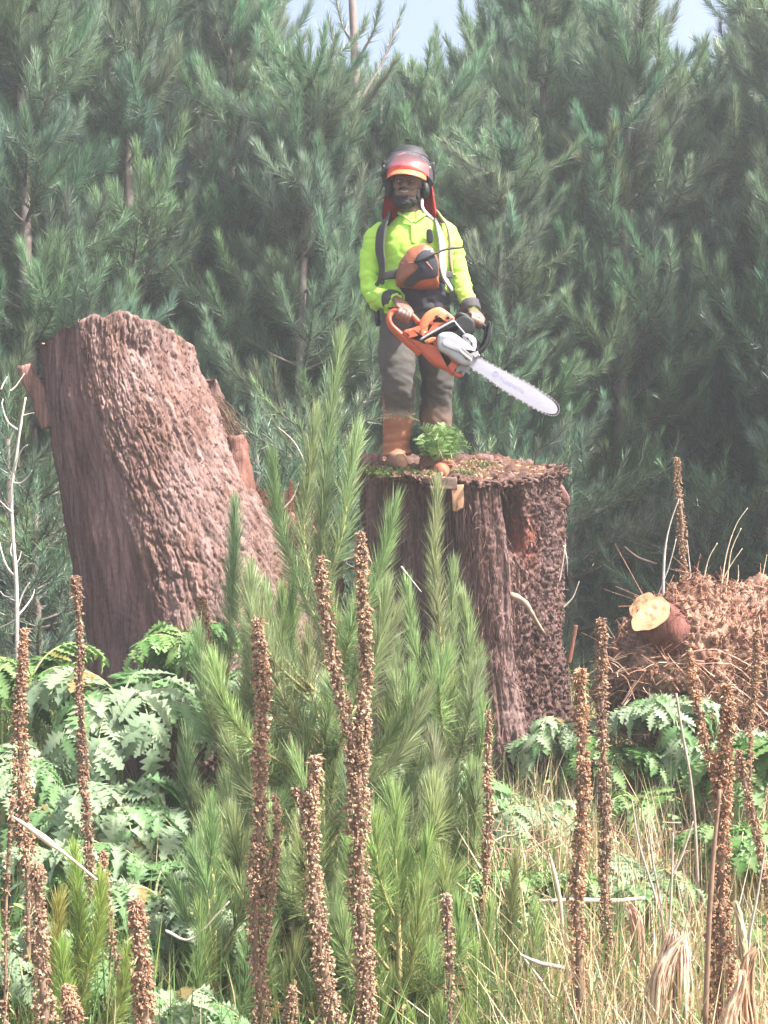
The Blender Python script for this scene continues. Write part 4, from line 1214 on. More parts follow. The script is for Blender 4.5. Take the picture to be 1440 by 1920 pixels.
# rust brown pouch slung at the chest
pouch = thing('pouch', 'domed rust brown pouch with a thin black whip at the man\'s chest', 'pouch', W(787, 500, -.22))
OQ = np.array(pouch.location)
m = MB()
PS = .92
outl = [(-.128, -.108), (-.134, -.05), (-.112, .03), (-.065, .095), (.0, .128), (.052, .12), (.092, .075), (.108, .0), (.112, -.075), (.100, -.118), (0, -.122)]
po = spline(outl, 72, True) * PS
rings = []
for f, y in ((1.0, .06), (1.0, .0), (.97, -.035), (.86, -.075), (.66, -.105), (.40, -.122), (.12, -.128)):
    rings.append(OQ + np.stack((po[:, 0] * f, np.full(72, y), po[:, 1] * f - (1 - f) * .02), 1))
v = np.concatenate(rings); v = v + nrm(v - (OQ + (0, .05, 0))) * (.006 * fbm(v, 14, 3))[:, None]
c_ = np.concatenate((v, v[-72:].mean(0)[None]))
m.add(c_, grid_faces(7, 72, True)[:, ::-1], [(6 * 72 + (j + 1) % 72, 6 * 72 + j, 7 * 72) for j in range(72)], (1.2, 1.1, 1.0))
m.build('pouch_shell', M['pouch'], pouch, OQ)
m = MB()
pan = [(-.085, -.085), (-.02, -.025), (-.03, .02), (.01, .062), (.05, .05), (.075, .0), (.07, -.06), (.0, -.075), (-.045, -.10)]
pn_ = spline(pan, 60, True) * 1.12 + (.008, -.004)
rings = []
def bulge(xy): return -.131 * np.sqrt(np.clip(1 - (xy[:, 0] / .135) ** 2 * .8 - (xy[:, 1] / .135) ** 2 * .8, .02, 1)) - .006
cxy = pn_.mean(0)
for f, e in ((1.0, .012), (1.0, -.002), (.93, -.008), (.6, -.010), (.05, -.010)):
    xy = cxy + (pn_ - cxy) * f
    rings.append(OQ + np.stack((xy[:, 0], bulge(xy) + e, xy[:, 1]), 1))
m.add(np.concatenate(rings), grid_faces(5, 60, True)); m.build('dark_panel', M['navy'], pouch, OQ)
m = MB(); p = spline([OQ + (-.03, -.135, .0), OQ + (.012, -.150, .012), OQ + (.06, -.14, .038), OQ + (.14, -.10, .075), OQ + (.225, -.06, .09)], 16)
tube(m, p, np.linspace(.0075, .006, 16), 8); m.build('whip', M['dark'], pouch, OQ)
for k in (0, 1):
    m = MB(); q0 = ((.03, -.145, .0), (.065, -.125, -.04), (.10, -.06, -.10)) if k == 0 else ((-.10, -.075, .005), (-.04, -.125, .0), (.02, -.148, .012))
    tube(m, spline([OQ + q for q in q0], 10), .0035, 5, (1.9, 2.4, 2.8)); m.build('seam', M['pouch'], pouch, OQ)
m = MB(); ellipsoid(m, OQ + (.055, -.118, .06), (.012, .008, .016)); m.build('buckle', M['alu'], pouch, OQ)
# ---------------------------------------------------------------- the chainsaw
SY = YP + YS
saw = thing('chainsaw', 'orange chainsaw with a long pale steel bar held low across the man\'s thighs', 'chainsaw', P(850, 650, SY))
OS = np.array(saw.location)
EX, EZ, EY = np.array((1, 0, 0)), np.array((0, 0, 1)), np.array((0, 1, 0))
def plate(name, mt, pts, dy, th, bevel=.006, n=0, c=(1, 1, 1), parent=None):
    m = MB()
    Y = SY + dy
    c0 = P(pts[0][0], pts[0][1], Y)
    poly = np.array([(P(a, b, Y) - c0)[[0, 2]] for a, b in pts])
    extrude(m, poly, c0, EX, EZ, EY, th, bevel, n, 0, c)
    o = m.build(name, mt, parent or saw, OS)
    if parent is not None: o.location = 0, 0, 0
    return o
# tank, lower deck
plate('saw_body', M['orange'], [(776, 616), (800, 606), (830, 612), (862, 640), (872, 672), (858, 692), (849, 704), (836, 694), (812, 683), (786, 657), (762, 634), (757, 622)], 0, .125, .022, 70)
# rear handle: loop of the hand guard
m = MB()
lp = [(786, 606), (770, 590), (752, 583), (737, 585), (729, 596), (733, 611), (748, 626), (768, 644), (790, 662)]
p = spline([P(a, b, SY) for a, b in lp], 40)
rr_ = np.interp(np.linspace(0, 1, 40), [0, .15, .3, .45, .6, .8, 1], [.016, .0155, .0155, .016, .017, .021, .026])
tube(m, p, np.stack((np.interp(np.linspace(0, 1, 40), [0, .4, .55, 1], [.018, .018, .034, .040]), rr_ * .9), 1), 16, ref=(0, 0, 1) if False else (1, .2, .6))
m.build('rear_handle', M['orange'], saw, OS)
m = MB(); tube(m, spline([P(776, 601, SY), P(774, 610, SY), P(768, 616, SY)], 7), np.stack((np.full(7, .006), np.full(7, .010)), 1), 8); m.build('trigger', M['dark'], saw, OS)
# top cover
cov = plate('top_cover', M['orangelit'], [(784, 630), (787, 606), (800, 587), (822, 578), (839, 587), (852, 601), (832, 612), (806, 626), (795, 638)], -.005, .12, .022, 70)
for a, b in ((819, 594), (840, 596)):
    plate('cover_screw', M['dark'], [(a - 3, b - 2), (a, b - 3), (a + 3, b - 2), (a + 3, b + 2), (a, b + 3), (a - 3, b + 2)], -.066, .012, .002, 14, parent=cov)
plate('cover_badge', M['orange'], [(806, 603), (812, 602), (812, 608), (806, 609)], -.066, .008, .001, 0, (.8, .5, .5), cov)
# black band and trim under the cover
plate('shroud', M['dark'], [(787, 639), (806, 628), (834, 612), (852, 602), (871, 594), (889, 607), (884, 628), (850, 634), (826, 624), (800, 644), (793, 646)], -.012, .13, .010, 60)
m = MB(); tube(m, spline([P(788, 637, SY - .08), P(806, 626, SY - .082), P(834, 610, SY - .082), P(851, 601, SY - .08)], 14), np.stack((np.full(14, .0055), np.full(14, .006)), 1), 8, (1.3, 1.3, 1.35)); m.build('trim', M['alu'], saw, OS)
m = MB(); tube(m, spline([P(852, 602, SY - .075), P(858, 610, SY - .085), P(872, 626, SY - .08)], 8), .004, 6); m.build('throttle_cable', M['alu'], saw, OS)
plate('chain_tensioner', M['orangelit'], [(796, 640), (808, 633), (817, 634), (813, 641), (802, 644)], -.072, .03, .006, 24)
plate('engine_block', M['dark'], [(822, 632), (870, 632), (896, 640), (902, 660), (880, 690), (850, 690), (826, 668)], .01, .10, .012, 40)
# grey clutch cover
cl = plate('clutch_cover', M['alu'], [(820, 633), (827, 625), (838, 623), (850, 625), (872, 640), (890, 657), (900, 668), (888, 672), (881, 684), (870, 685), (860, 681), (838, 665), (822, 655)], -.085, .05, .013, 80)
plate('cover_ridge', M['alu'], [(829, 641), (836, 637), (852, 646), (864, 654), (862, 660), (845, 655), (831, 648)], -.113, .014, .005, 40, (1.2, 1.2, 1.22), cl)
plate('vent_slot', M['chain'], [(858, 652), (864, 650), (877, 660), (886, 668), (884, 676), (872, 670), (860, 660)], -.111, .006, .0015, 30, parent=cl)
m = MB()
for k in range(9):
    a = P(860 + 2.8 * k, 653 + 2.3 * k, SY - .116)
    tube(m, np.array([a, a + (.008, -.001, -.022)]), .0022, 5, (2.2, 2.2, 2.2))
m.build('sprocket_chips', M['chain'], cl, OS); cl.children[-1].location = 0, 0, 0
plate('muffler', M['alu'], [(866, 630), (878, 627), (892, 638), (891, 658), (884, 654), (872, 642)], -.05, .07, .010, 40)
# front handle and hand guard
m = MB()
hp = spline([P(850, 604, SY + .03), P(862, 590, SY + .0), P(884, 599, SY + .015), P(906, 611, SY + .03), P(916, 628, SY + .05), P(908, 650, SY + .06), P(892, 668, SY + .04)], 40)
tube(m, hp, .0135, 12); m.build('front_handle', M['dark'], saw, OS)
plate('hand_guard', M['dark'], [(917, 606), (919, 618), (915, 640), (908, 656), (895, 664), (890, 656), (900, 648), (907, 632), (910, 614)], .0, .13, .006, 50)
plate('bumper_spike', M['chain'], [(878, 684), (884, 690), (878, 694), (882, 702), (873, 698), (868, 706), (863, 696), (855, 700), (856, 688), (866, 683)], -.06, .006, .001)
plate('chain_catcher', M['orange'], [(846, 690), (858, 690), (869, 702), (864, 708), (852, 704)], -.03, .05, .008, 24)
# bar and chain
bar_px = [(876, 668), (889, 667), (920, 683), (960, 704), (994, 722), (1020, 739), (1038, 752), (1046, 764), (1044, 774), (1034, 777), (1015, 771), (985, 755), (944, 731), (905, 703), (878, 685)]
plate('guide_bar', M['steel'], bar_px, -.062, .0052, .0010, 110)
bc = np.mean(bar_px, 0)
ch = spline(np.array([P(a, b, SY - .062) for a, b in bar_px]), 150, True)
cn = P(bc[0], bc[1], SY - .062)
m = MB()
tg = nrm(np.roll(ch, -1, 0) - np.roll(ch, 1, 0)); outw = np.cross(tg, EY)
if np.dot(outw[0], ch[0] - cn) < 0: outw = -outw
for i in range(0, 150):
    if ch[i][0] < P(884, 0, SY)[0]: continue
    a, t_, o_ = ch[i], tg[i], outw[i]
    h = .0050 if i % 3 else .0085
    l, w = .0042, .0032
    vv = [a + t_ * sx_ * l + o_ * so_ + EY * sy_ * w for sx_ in (-1, 1) for sy_ in (-1, 1) for so_ in (-.002, h)]
    m.add(vv, [(0, 1, 3, 2), (4, 6, 7, 5), (0, 4, 5, 1), (2, 3, 7, 6), (1, 5, 7, 3), (0, 2, 6, 4)], None, np.array((1, 1, 1)) * (1.6 if i % 3 == 0 else 1.0))
tag(m.build('saw_chain', M['chain'], saw, OS, False), None, None)
# the faded print on the bar: a ring mark and the maker's lettering
pr = bpy.data.objects.new('bar_print', None)
def bartext(body, at, size, name):
    cu = bpy.data.curves.new(name, 'FONT'); cu.body = body; cu.size = size; cu.extrude = .0003; cu.shear = 0
    o = bpy.data.objects.new(name, cu); COL.objects.link(o)
    dg = bpy.context.evaluated_depsgraph_get(); me = bpy.data.meshes.new_from_object(o.evaluated_get(dg)); bpy.data.objects.remove(o)
    me.materials.clear(); me.materials.append(M['print'])
    ang = math.atan2(-(752 - 683), 1038 - 920)
    R_ = Matrix.Rotation(-ang, 4, 'Y') @ Matrix.Rotation(math.radians(90), 4, 'X')
    o = child(name, me, saw, Matrix.Translation(Vector(at - OS)) @ R_)
    return o
bpy.data.objects.remove(pr)
bartext('Husqvarna', P(936, 711, SY - .0652), .034, 'bar_lettering')
m = MB()
cc_ = P(929.5, 702, SY - .0652)
a = np.linspace(0, 2 * np.pi, 30, endpoint=False)
for r0, r1 in ((.017, .0135), (.0085, .006)):
    v = np.concatenate([cc_ + np.stack((np.cos(a) * r, np.full(30, -.0003), np.sin(a) * r), 1) for r in (r0, r1)])
    m.add(v, grid_faces(2, 30, True))
for k in (-1, 0, 1):
    b0 = cc_ + (.007 * k, -.0004, .010); m.add([b0 + (-.002, 0, -.002), b0 + (.002, 0, -.002), b0 + (.002, 0, .008), b0 + (-.002, 0, .008)], [(0, 1, 2, 3)])
m.build('bar_emblem', M['print'], saw, OS, False)
# ---------------------------------------------------------------- pine saplings before the stumps
def sapling(label, Y, stem_px, shoots, nl, nw, dens, tint=(1, 1, 1), group='pine saplings among the dead stalks', droop=.12, spread=(50, 10)):
    """stem_px: polyline of the main stem (px, py); shoots: list of polylines ((px,py,dy),...), every one a foxtail"""
    b = P(*stem_px[-1], Y)
    z0 = float(gz(b[0], Y))
    t = thing('pine_sapling', label, 'pine sapling', (b[0], Y, z0), group)
    O = np.array(t.location)
    st = MB(); p = np.array([P(*q, Y) for q in stem_px] + [np.array((b[0], Y, z0 - .1))]); p = p[::-1]
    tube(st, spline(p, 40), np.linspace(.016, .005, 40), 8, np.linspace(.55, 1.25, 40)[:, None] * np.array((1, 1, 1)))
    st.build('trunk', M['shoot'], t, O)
    for sh in shoots:
        q = np.array([P(a[0], a[1], Y + (a[2] if len(a) > 2 else 0)) for a in sh])
        L = np.linalg.norm(np.diff(q, axis=0), axis=1).sum()
        ax = spline(q, 24)
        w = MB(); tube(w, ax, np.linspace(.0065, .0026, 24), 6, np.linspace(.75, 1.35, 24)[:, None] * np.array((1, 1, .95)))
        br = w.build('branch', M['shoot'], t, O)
        m = MB()
        tn = np.array(tint) * (1 + RNG.normal(size=3) * .06)
        shoot(m, ax, int(dens * L), nl, nw, tn, .05, True, spread, droop)
        o = m.build('needles', M['needle_near'], br, O, False); o.location = 0, 0, 0
        o['kind'] = 'stuff'
    return t

def bushy(stem_x, ys, env, n, rise=(90, 190), spread_y=.45, dy0=-.12):
    o = []
    for k in range(n):
        y0 = RNG.uniform(*ys); lo, hi = [np.interp(y0, env[0], e) for e in env[1:]]
        x1 = RNG.uniform(lo, hi); r = RNG.uniform(*rise); dy = RNG.normal() * spread_y * .6 + dy0
        o.append([(stem_x + (x1 - stem_x) * .25, y0 + 10, dy * .2), (stem_x + (x1 - stem_x) * .7, y0 - r * .25, dy * .7), (x1, y0 - r * .65, dy), (x1 + RNG.normal() * 10, y0 - r, dy)])
    return o
main_sh = [
 [(610, 1300), (602, 1080), (612, 860), (636, 655)],
 [(600, 1180, .05), (560, 1090, .1), (525, 980, .12), (512, 880, .1)],
 [(606, 1250, -.1), (680, 1150, -.12), (715, 1060, -.1), (737, 968, -.1)],
 [(600, 1120, -.05), (640, 1010, -.08), (655, 900, -.05), (668, 830, 0)],
 [(598, 1150, .1), (570, 1010, .2), (580, 900, .2), (592, 800, .2)],
 [(604, 1400, -.15), (540, 1330, -.25), (500, 1210, -.3), (478, 1120, -.3)],
 [(604, 1450, .1), (560, 1340, .15), (545, 1240, .2), (548, 1120, .2)],
 [(604, 1420, -.15), (665, 1330, -.25), (705, 1230, -.3), (722, 1130, -.3)],
 [(604, 1560, -.2), (670, 1490, -.35), (745, 1420, -.4), (790, 1330, -.4)],
 [(606, 1600, -.2), (520, 1540, -.35), (450, 1450, -.4), (420, 1350, -.4)],
 [(606, 1680, -.2), (690, 1640, -.35), (770, 1570, -.4), (815, 1480, -.4)],
 [(606, 1700, -.25), (540, 1670, -.4), (440, 1610, -.5), (390, 1520, -.5)],
 [(606, 1760, -.3), (600, 1650, -.5), (590, 1550, -.55), (560, 1440, -.55)],
 [(606, 1780, -.3), (650, 1690, -.5), (670, 1600, -.55), (650, 1470, -.55)],
 [(606, 1850, -.3), (700, 1800, -.5), (780, 1740, -.55), (840, 1660, -.55)],
 [(606, 1880, -.3), (480, 1820, -.5), (390, 1750, -.55), (350, 1660, -.55)],
 [(606, 1500, .2), (640, 1370, .25), (640, 1240, .25), (620, 1120, .25)],
]
sapling('tallest pine sapling, its pale green leader pointing up between the two stumps', 5.7, [(604, 1200), (604, 1400), (606, 1650), (606, 1900)], main_sh + bushy(605, (1270, 1990), ((1000, 1270, 1400, 1700, 1950), (560, 470, 400, 350, 340), (670, 730, 770, 850, 880)), 64) + bushy(610, (1620, 2080), ((1600, 1800, 2080), (380, 350, 340), (830, 880, 890)), 40, spread_y=.5, dy0=-.55), .155, .0013, 1250, (1, 1, .95), spread=(46, 8))
right_sh = [
 [(835, 1320), (825, 1180), (815, 1050), (820, 930)],
 [(838, 1400, -.1), (800, 1300, -.15), (775, 1200, -.15), (765, 1120, -.15)],
 [(838, 1430, -.1), (870, 1330, -.2), (880, 1220, -.2), (872, 1140, -.2)],
 [(838, 1520, -.1), (790, 1450, -.2), (760, 1370, -.25), (740, 1290, -.25)],
 [(840, 1560, -.1), (880, 1480, -.2), (905, 1400, -.25), (900, 1320, -.25)],
 [(842, 1680, -.1), (790, 1620, -.2), (740, 1560, -.3), (720, 1460, -.3)],
 [(842, 1720, -.1), (880, 1640, -.2), (890, 1560, -.3), (885, 1460, -.3)],
 [(842, 1800, -.1), (810, 1700, -.3), (800, 1620, -.35), (790, 1530, -.35)],
 [(842, 1880, -.1), (760, 1830, -.3), (720, 1760, -.35), (700, 1650, -.35)],
 [(838, 1480, .15), (850, 1330, .2), (846, 1200, .2), (850, 1080, .2)],
]
sapling('pine sapling standing right in front of the shaded hollow of the man\'s stump', 6.0, [(836, 1320), (840, 1560), (842, 1900)], right_sh + bushy(840, (1250, 1950), ((1100, 1300, 1600, 1950), (790, 740, 720, 720), (870, 900, 910, 920)), 22, spread_y=.3), .14, .0013, 1250, (.98, 1.0, .95), spread=(46, 8))
sapling('slim dark pine sapling before the crumbled foot of the leaning stump', 5.9, [(425, 1280), (415, 1500), (410, 1900)],
  [[(424, 1290), (432, 1180), (438, 1080), (441, 965)], [(420, 1420, -.1), (395, 1350, -.15), (380, 1280, -.15), (372, 1200, -.15)],
   [(418, 1500, -.1), (450, 1400, -.2), (462, 1330, -.2), (468, 1240, -.2)], [(415, 1640, -.1), (375, 1560, -.2), (355, 1480, -.25), (352, 1400, -.25)],
   [(414, 1700, -.1), (450, 1600, -.2), (470, 1520, -.2), (470, 1430, -.2)], [(412, 1800, -.1), (380, 1720, -.2), (365, 1640, -.25), (350, 1560, -.25)],
   [(412, 1850, -.1), (460, 1760, -.25), (480, 1680, -.3), (470, 1580, -.3)]], .14, .0012, 1700, (.85, .92, .9))
sapling('short yellow-green pine seedling in the lower corner between brown seed stalks', 4.3, [(145, 1780), (142, 1850), (140, 1960)],
  [[(142, 1940), (146, 1820), (150, 1720), (140, 1610)], [(142, 1930, -.05), (165, 1820, -.1), (185, 1740, -.1), (190, 1660, -.1)], [(142, 1960, 0), (115, 1860, -.05), (105, 1780, -.05), (110, 1700, -.05)],
   [(142, 1990, -.1), (200, 1930, -.15), (230, 1860, -.15), (240, 1800, -.15)], [(142, 2000, -.1), (130, 1920, -.2), (120, 1860, -.2), (118, 1790, -.2)]], .10, .0010, 2300, (1.15, 1.08, .6), droop=.35, spread=(46, 12))
sapling('small pine seedling beside the thin green-tipped stalk on the sunny dry side', 4.7, [(955, 1750), (950, 1840), (948, 1960)],
  [[(950, 1920), (952, 1820), (958, 1720), (965, 1630)], [(949, 1940, -.05), (985, 1850, -.1), (1000, 1790, -.1), (1005, 1720, -.1)], [(949, 1930, 0), (925, 1850, -.05), (915, 1790, -.05), (918, 1710, -.05)],
   [(949, 1980, -.1), (1000, 1930, -.15), (1030, 1880, -.15), (1040, 1810, -.15)], [(948, 1990, -.1), (920, 1920, -.2), (900, 1870, -.2), (890, 1790, -.2)]], .10, .0011, 1700, (1.15, 1.1, .95), droop=.3)

sapling('bright green low pine sapling between the twin-forked stalk and the small dark stalk', 4.6, [(745, 1640), (748, 1760), (750, 1950)],
  [[(748, 1800), (746, 1700), (742, 1610), (745, 1520)]] + bushy(748, (1680, 2120), ((1650, 1800, 2100), (690, 640, 610), (800, 880, 890)), 34, (110, 190), .3, 0), .125, .0013, 1150, (.95, 1.05, .75), spread=(46, 8))
sapling('dark green low pine seedling beside the tall straight stalk, low down', 4.7, [(400, 1640), (402, 1760), (405, 1950)],
  [[(403, 1800), (400, 1700), (396, 1610), (398, 1530)]] + bushy(402, (1680, 2100), ((1650, 1800, 2100), (350, 340, 330), (450, 470, 560)), 22, (110, 180), .3, 0), .12, .0013, 1100, (.75, .85, .7), spread=(46, 8))
# ---------------------------------------------------------------- leafy plants with drooping fronds
def leaflet_mesh(name, mt, lobes=4, wide=.42, fold=.25, curl=.25, c=(1, 1, 1), depth=.62):
    """a lobed leaflet of length 1 along +x, folded along its rib"""
    n = 4 * lobes + 1 + 0
    x = np.linspace(0, 1, n)
    env = np.sin(np.pi * np.clip(x, .02, 1) ** .75) ** .8 * wide
    env = env * (1 - depth + depth * np.sin(np.pi * lobes * x) ** 2) + .004
    env[-1] = .004
    z = -curl * x ** 2
    m = MB()
    jit = 1 + .15 * np.sin(x * 13)
    mid = np.stack((x, 0 * x, z), 1)
    xs = x + .10 * env
    L = np.stack((xs, env * jit, z + env * fold), 1); R = np.stack((xs, -env / jit, z + env * fold), 1)
    v = np.concatenate((mid, L, R)); i = np.arange(n - 1)
    q = np.concatenate((np.stack((i, i + 1, n + i + 1, n + i), 1), np.stack((i + 1, i, 2 * n + i, 2 * n + i + 1), 1)))
    cc = np.concatenate((np.full((n, 3), 1.25), np.full((2 * n, 3), 1.0))) * np.asarray(c)
    m.add(v, q, None, cc)
    return m.mesh(name, mt)
LF = {}
for key, mt in (('pale', 'frond'), ('green', 'greenleaf')):
    for k, tint in enumerate(((1, 1, 1), (1.22, 1.14, 1.15), (.62, .82, .55), (1.1, .62, .42))):
        LF[key, k] = [leaflet_mesh('leaflet', M[mt], lb, wd, fd, cu, tint) for lb, wd, fd, cu in ((6, .34, .25, .3), (5, .32, .5, .45), (7, .30, .1, .2))]
def fronds(label, px, py, Y, n, L, kind='pale', leaf=.14, group='leafy plants with drooping lobed fronds', up=(35, 75), droop=2.1, az=None, drop0=.3, pairs=9):
    """a plant whose crown top is at the pixel; fronds arch up and hang"""
    top = P(px, py, Y)
    z0 = float(gz(top[0], Y))
    t = thing('leafy_plant', label, 'leafy plant', (top[0], Y, z0), group)
    O = np.array(t.location)
    base = np.array((top[0], Y, max(z0, top[2] - drop0 * L - .12)))
    m = MB(); tube(m, spline([O - (0, 0, .1), (O + base) / 2 + (RNG.normal() * .03, RNG.normal() * .03, 0), base], 10), np.linspace(.016, .010, 10), 7)
    m.build('stem', M['rachis'], t, O)
    for k in range(n):
        a = (k + RNG.random() * .6) / n * 2 * np.pi if az is None else np.radians(RNG.uniform(*az))
        e = np.radians(RNG.uniform(*up))
        l = L * RNG.uniform(.75, 1.15)
        ns = 14
        el = e - np.linspace(0, 1, ns - 1) ** 1.1 * droop * (.8 + .4 * RNG.random())
        hdir = np.array((np.cos(a), np.sin(a), 0))
        d = hdir * np.cos(el)[:, None] + np.array((0, 0, 1)) * np.sin(el)[:, None]
        st = base + np.array((0, 0, -RNG.random() * .25 * L))
        p = np.concatenate((st[None], st + np.cumsum(d, 0) * l / (ns - 1)))
        m = MB(); tube(m, p, np.linspace(.006, .0018, ns), 5)
        f = m.build('frond', M['rachis'], t, O)
        tr, sr, br_ = frames(p, np.cross(hdir, (0, 0, 1)))
        side = np.cross(hdir, (0, 0, 1))
        var = int(RNG.integers(3))
        for j in range(pairs * 2 + 1):
            s = .2 + .8 * (j // 2 + .5) / pairs if j < pairs * 2 else 1.0
            i_ = min(ns - 1, int(s * (ns - 1)))
            sg = 1 if j % 2 else -1
            tt_ = nrm(np.gradient(p, axis=0)[i_])
            if j == pairs * 2: dv = tt_
            else: dv = nrm(side * sg * .85 + tt_ * .65 + np.array((0, 0, -.25)) + RNG.normal(size=3) * .12)
            up_ = nrm(np.cross(np.cross(dv, np.cross(side, tt_) + (0, 0, .3)), dv) * 1.0)
            if up_[2] < 0: up_ = -up_
            yv = np.cross(up_, dv)
            sz = leaf * (1.15 - .55 * abs(s - .45)) * RNG.uniform(.8, 1.2)
            Mx = Matrix(np.vstack((np.hstack((np.stack((dv, yv * RNG.uniform(.7, 1.35), up_ * RNG.uniform(.4, 2.2)), 1) * sz, (p[i_] - O)[:, None])), (0, 0, 0, 1))).tolist())
            child('leaflet', LF[kind, 3 if RNG.random() < .025 else (var + (RNG.random() < .35)) % 3][int(RNG.integers(3))], f, Mx)
    return t
FR = [
 ('big silvery plant whose fronds hang like a tent below the leaning stump', 225, 1195, 6.1, 11, .55, 'pale', .15),
 ('silvery drooping plant just under the big tent-shaped one', 205, 1400, 5.5, 10, .48, 'pale', .13),
 ('low silvery plant with ragged fronds above the yellow-green seedling', 290, 1545, 5.0, 9, .40, 'pale', .11),
 ('pale fern-like plant at the very bottom beside the stout brown stalk', 335, 1780, 4.3, 9, .28, 'pale', .075),
 ('green plant at the picture edge under the bleached leafless sapling', 60, 1165, 6.4, 10, .42, 'green', .11),
 ('mid green plant behind the tallest stalk at the picture edge', 20, 1330, 5.7, 9, .42, 'pale', .11),
 ('lacy pale plant low at the picture edge behind brown stalks', 20, 1660, 4.6, 9, .30, 'pale', .075),
 ('fresh green leafy plant at the crumbled foot of the leaning stump', 350, 1125, 6.7, 10, .34, 'green', .10),
 ('pale plant with upswept leaves right of the stump foot, by a short stalk', 440, 1195, 6.5, 9, .40, 'pale', .11),
 ('dark grey-green plant low between the slim sapling and the silvery plants', 340, 1620, 4.9, 8, .34, 'pale', .09),
 ('silvery plant half hidden behind the tallest sapling', 560, 1220, 6.7, 9, .40, 'pale', .11),
 ('silvery plant glimpsed between the tallest sapling and the one beside it', 765, 1340, 6.6, 9, .45, 'pale', .12),
 ('blue-green shaded plant at the foot of the man\'s stump', 985, 1420, 6.2, 10, .44, 'pale', .11),
 ('pale green plant leaning on the foot of the man\'s stump', 1050, 1290, 6.9, 9, .36, 'pale', .10),
 ('sunlit broad-leaved plant at the picture edge under the mound', 1420, 1330, 6.0, 9, .36, 'green', .14),
 ('green plant behind the forked stout stalk, low on the dry side', 1400, 1470, 5.4, 9, .34, 'green', .10),
 ('grey wilted plant hanging over the hollow of the mound', 1250, 1245, 6.5, 8, .34, 'pale', .10),
 ('low green plant beneath the hollow of the mound', 1200, 1420, 6.2, 9, .30, 'green', .10),
 ('low green plant at the bottom between two brown stalks', 915, 1560, 5.4, 8, .30, 'green', .08),
 ('small fresh green plant at the bottom below the slim sapling', 410, 1810, 4.5, 8, .22, 'green', .06),
 ('low green plant at the right picture edge among dry blades', 1425, 1640, 4.9, 8, .28, 'green', .09),
 ('grey-green plant filling the gap below the tent-shaped silvery plant', 120, 1500, 5.2, 9, .38, 'pale', .10),
 ('ragged pale plant between the stout short stalk and the thin curved one', 215, 1690, 4.7, 9, .32, 'pale', .09),
 ('dull green plant in the hollow under the mound beside the dark knobbly stalk', 1160, 1330, 6.5, 9, .34, 'green', .10),
 ('grey-green plant under the mound behind the thick forked stalk', 1340, 1330, 6.4, 9, .36, 'pale', .12),
 ('shaded green plant between the long shaggy-topped stalk and the man\'s stump', 1010, 1570, 5.3, 9, .34, 'green', .09),
 ('low pale plant in the dry grass beyond the dark knobbly stalk', 1200, 1560, 5.2, 8, .28, 'pale', .08),
]
for a in FR:
    fronds(*a)
# the fern on the stump top
ft = P(812, 856, 7.62)
fern = thing('fern', 'bright green feathery fern growing on the stump top before the man\'s boots', 'fern', ft)
OF = np.array(fern.location)
pin = leaflet_mesh('leaflet', M['greenleaf'], 6, .22, .15, .2, (1.35, 1.3, 1.1), .75)
pin2 = leaflet_mesh('leaflet', M['greenleaf'], 6, .22, .15, .2, (.8, 1.0, .8), .75)
for k in range(24):
    tx, ty = (828 + RNG.normal() * 30, 795 + RNG.random() * 48) if k > 5 else ((800, 796), (850, 800), (875, 828), (885, 838), (780, 822), (826, 790))[k]
    e_ = P(tx, ty, 7.55 + RNG.normal() * .07)
    b_ = OF + (RNG.normal() * .05, RNG.normal() * .05, -.02)
    p = spline([b_, (b_ + e_) / 2 + (0, 0, .04), e_], 12)
    m = MB(); tube(m, p, np.linspace(.003, .001, 12), 4); f = m.build('frond', M['rachis'], fern, OF)
    side = nrm(np.cross(p[-1] - p[0], (0.15, -1, .3)))
    for j in range(18):
        s = .2 + .8 * (j // 2 + .5) / 9
        i_ = min(11, int(s * 11)); tt_ = nrm(p[-1] - p[0])
        dv = nrm(side * (1 if j % 2 else -1) + tt_ * .55 + RNG.normal(size=3) * .12)
        up_ = nrm(np.cross(dv, tt_)); up_ = up_ if up_[2] - up_[1] > 0 else -up_
        sz = .058 * (1.1 - .75 * s) * RNG.uniform(.8, 1.2) + .006
        Mx = Matrix(np.vstack((np.hstack((np.stack((dv, np.cross(up_, dv), up_), 1) * sz, (p[i_] - OF)[:, None])), (0, 0, 0, 1))).tolist())
        child('leaflet', pin if RNG.random() < .6 else pin2, f, Mx)

# ---------------------------------------------------------------- dead flower stalks crusted with seed capsules
_cap_u = np.linspace(0, np.pi, 4)[1:-1]
def capsules(mb, ctr, axis_, size, cols):
    """many little open seed cups at once: each 8 vertices, 12 triangles"""
    n = len(ctr)
    a = nrm(axis_); r1 = nrm(np.cross(a, RNG.normal(size=(n, 3)))); r2 = np.cross(a, r1)
    ang = np.linspace(0, 2 * np.pi, 5, endpoint=False)
    V = [ctr - a * size[:, None] * .9]
    for h, w in ((-.2, .8), (.75, .62)):
        for g_ in ang:
            j = 1 + RNG.normal(size=(n, 1)) * .18
            V.append(ctr + a * size[:, None] * h * j + (r1 * np.cos(g_) + r2 * np.sin(g_)) * size[:, None] * w * j)
    V.append(ctr + a * size[:, None] * .35)
    v = np.stack(V, 1)
    f = []
    for k in range(5):
        k2 = (k + 1) % 5
        f += [(0, 1 + k2, 1 + k), (1 + k, 1 + k2, 6 + k2), (1 + k, 6 + k2, 6 + k), (11, 6 + k, 6 + k2)]
    f = np.array(f)
    t = (np.arange(n)[:, None, None] * 12 + f[None]).reshape(-1, 3)
    cc = np.repeat(cols[:, None], 12, 1).copy(); cc[:, 11] *= .8  # cup insides coloured darker, standing in for the shade there
    mb.add(v.reshape(-1, 3), None, t, cc.reshape(-1, 3))
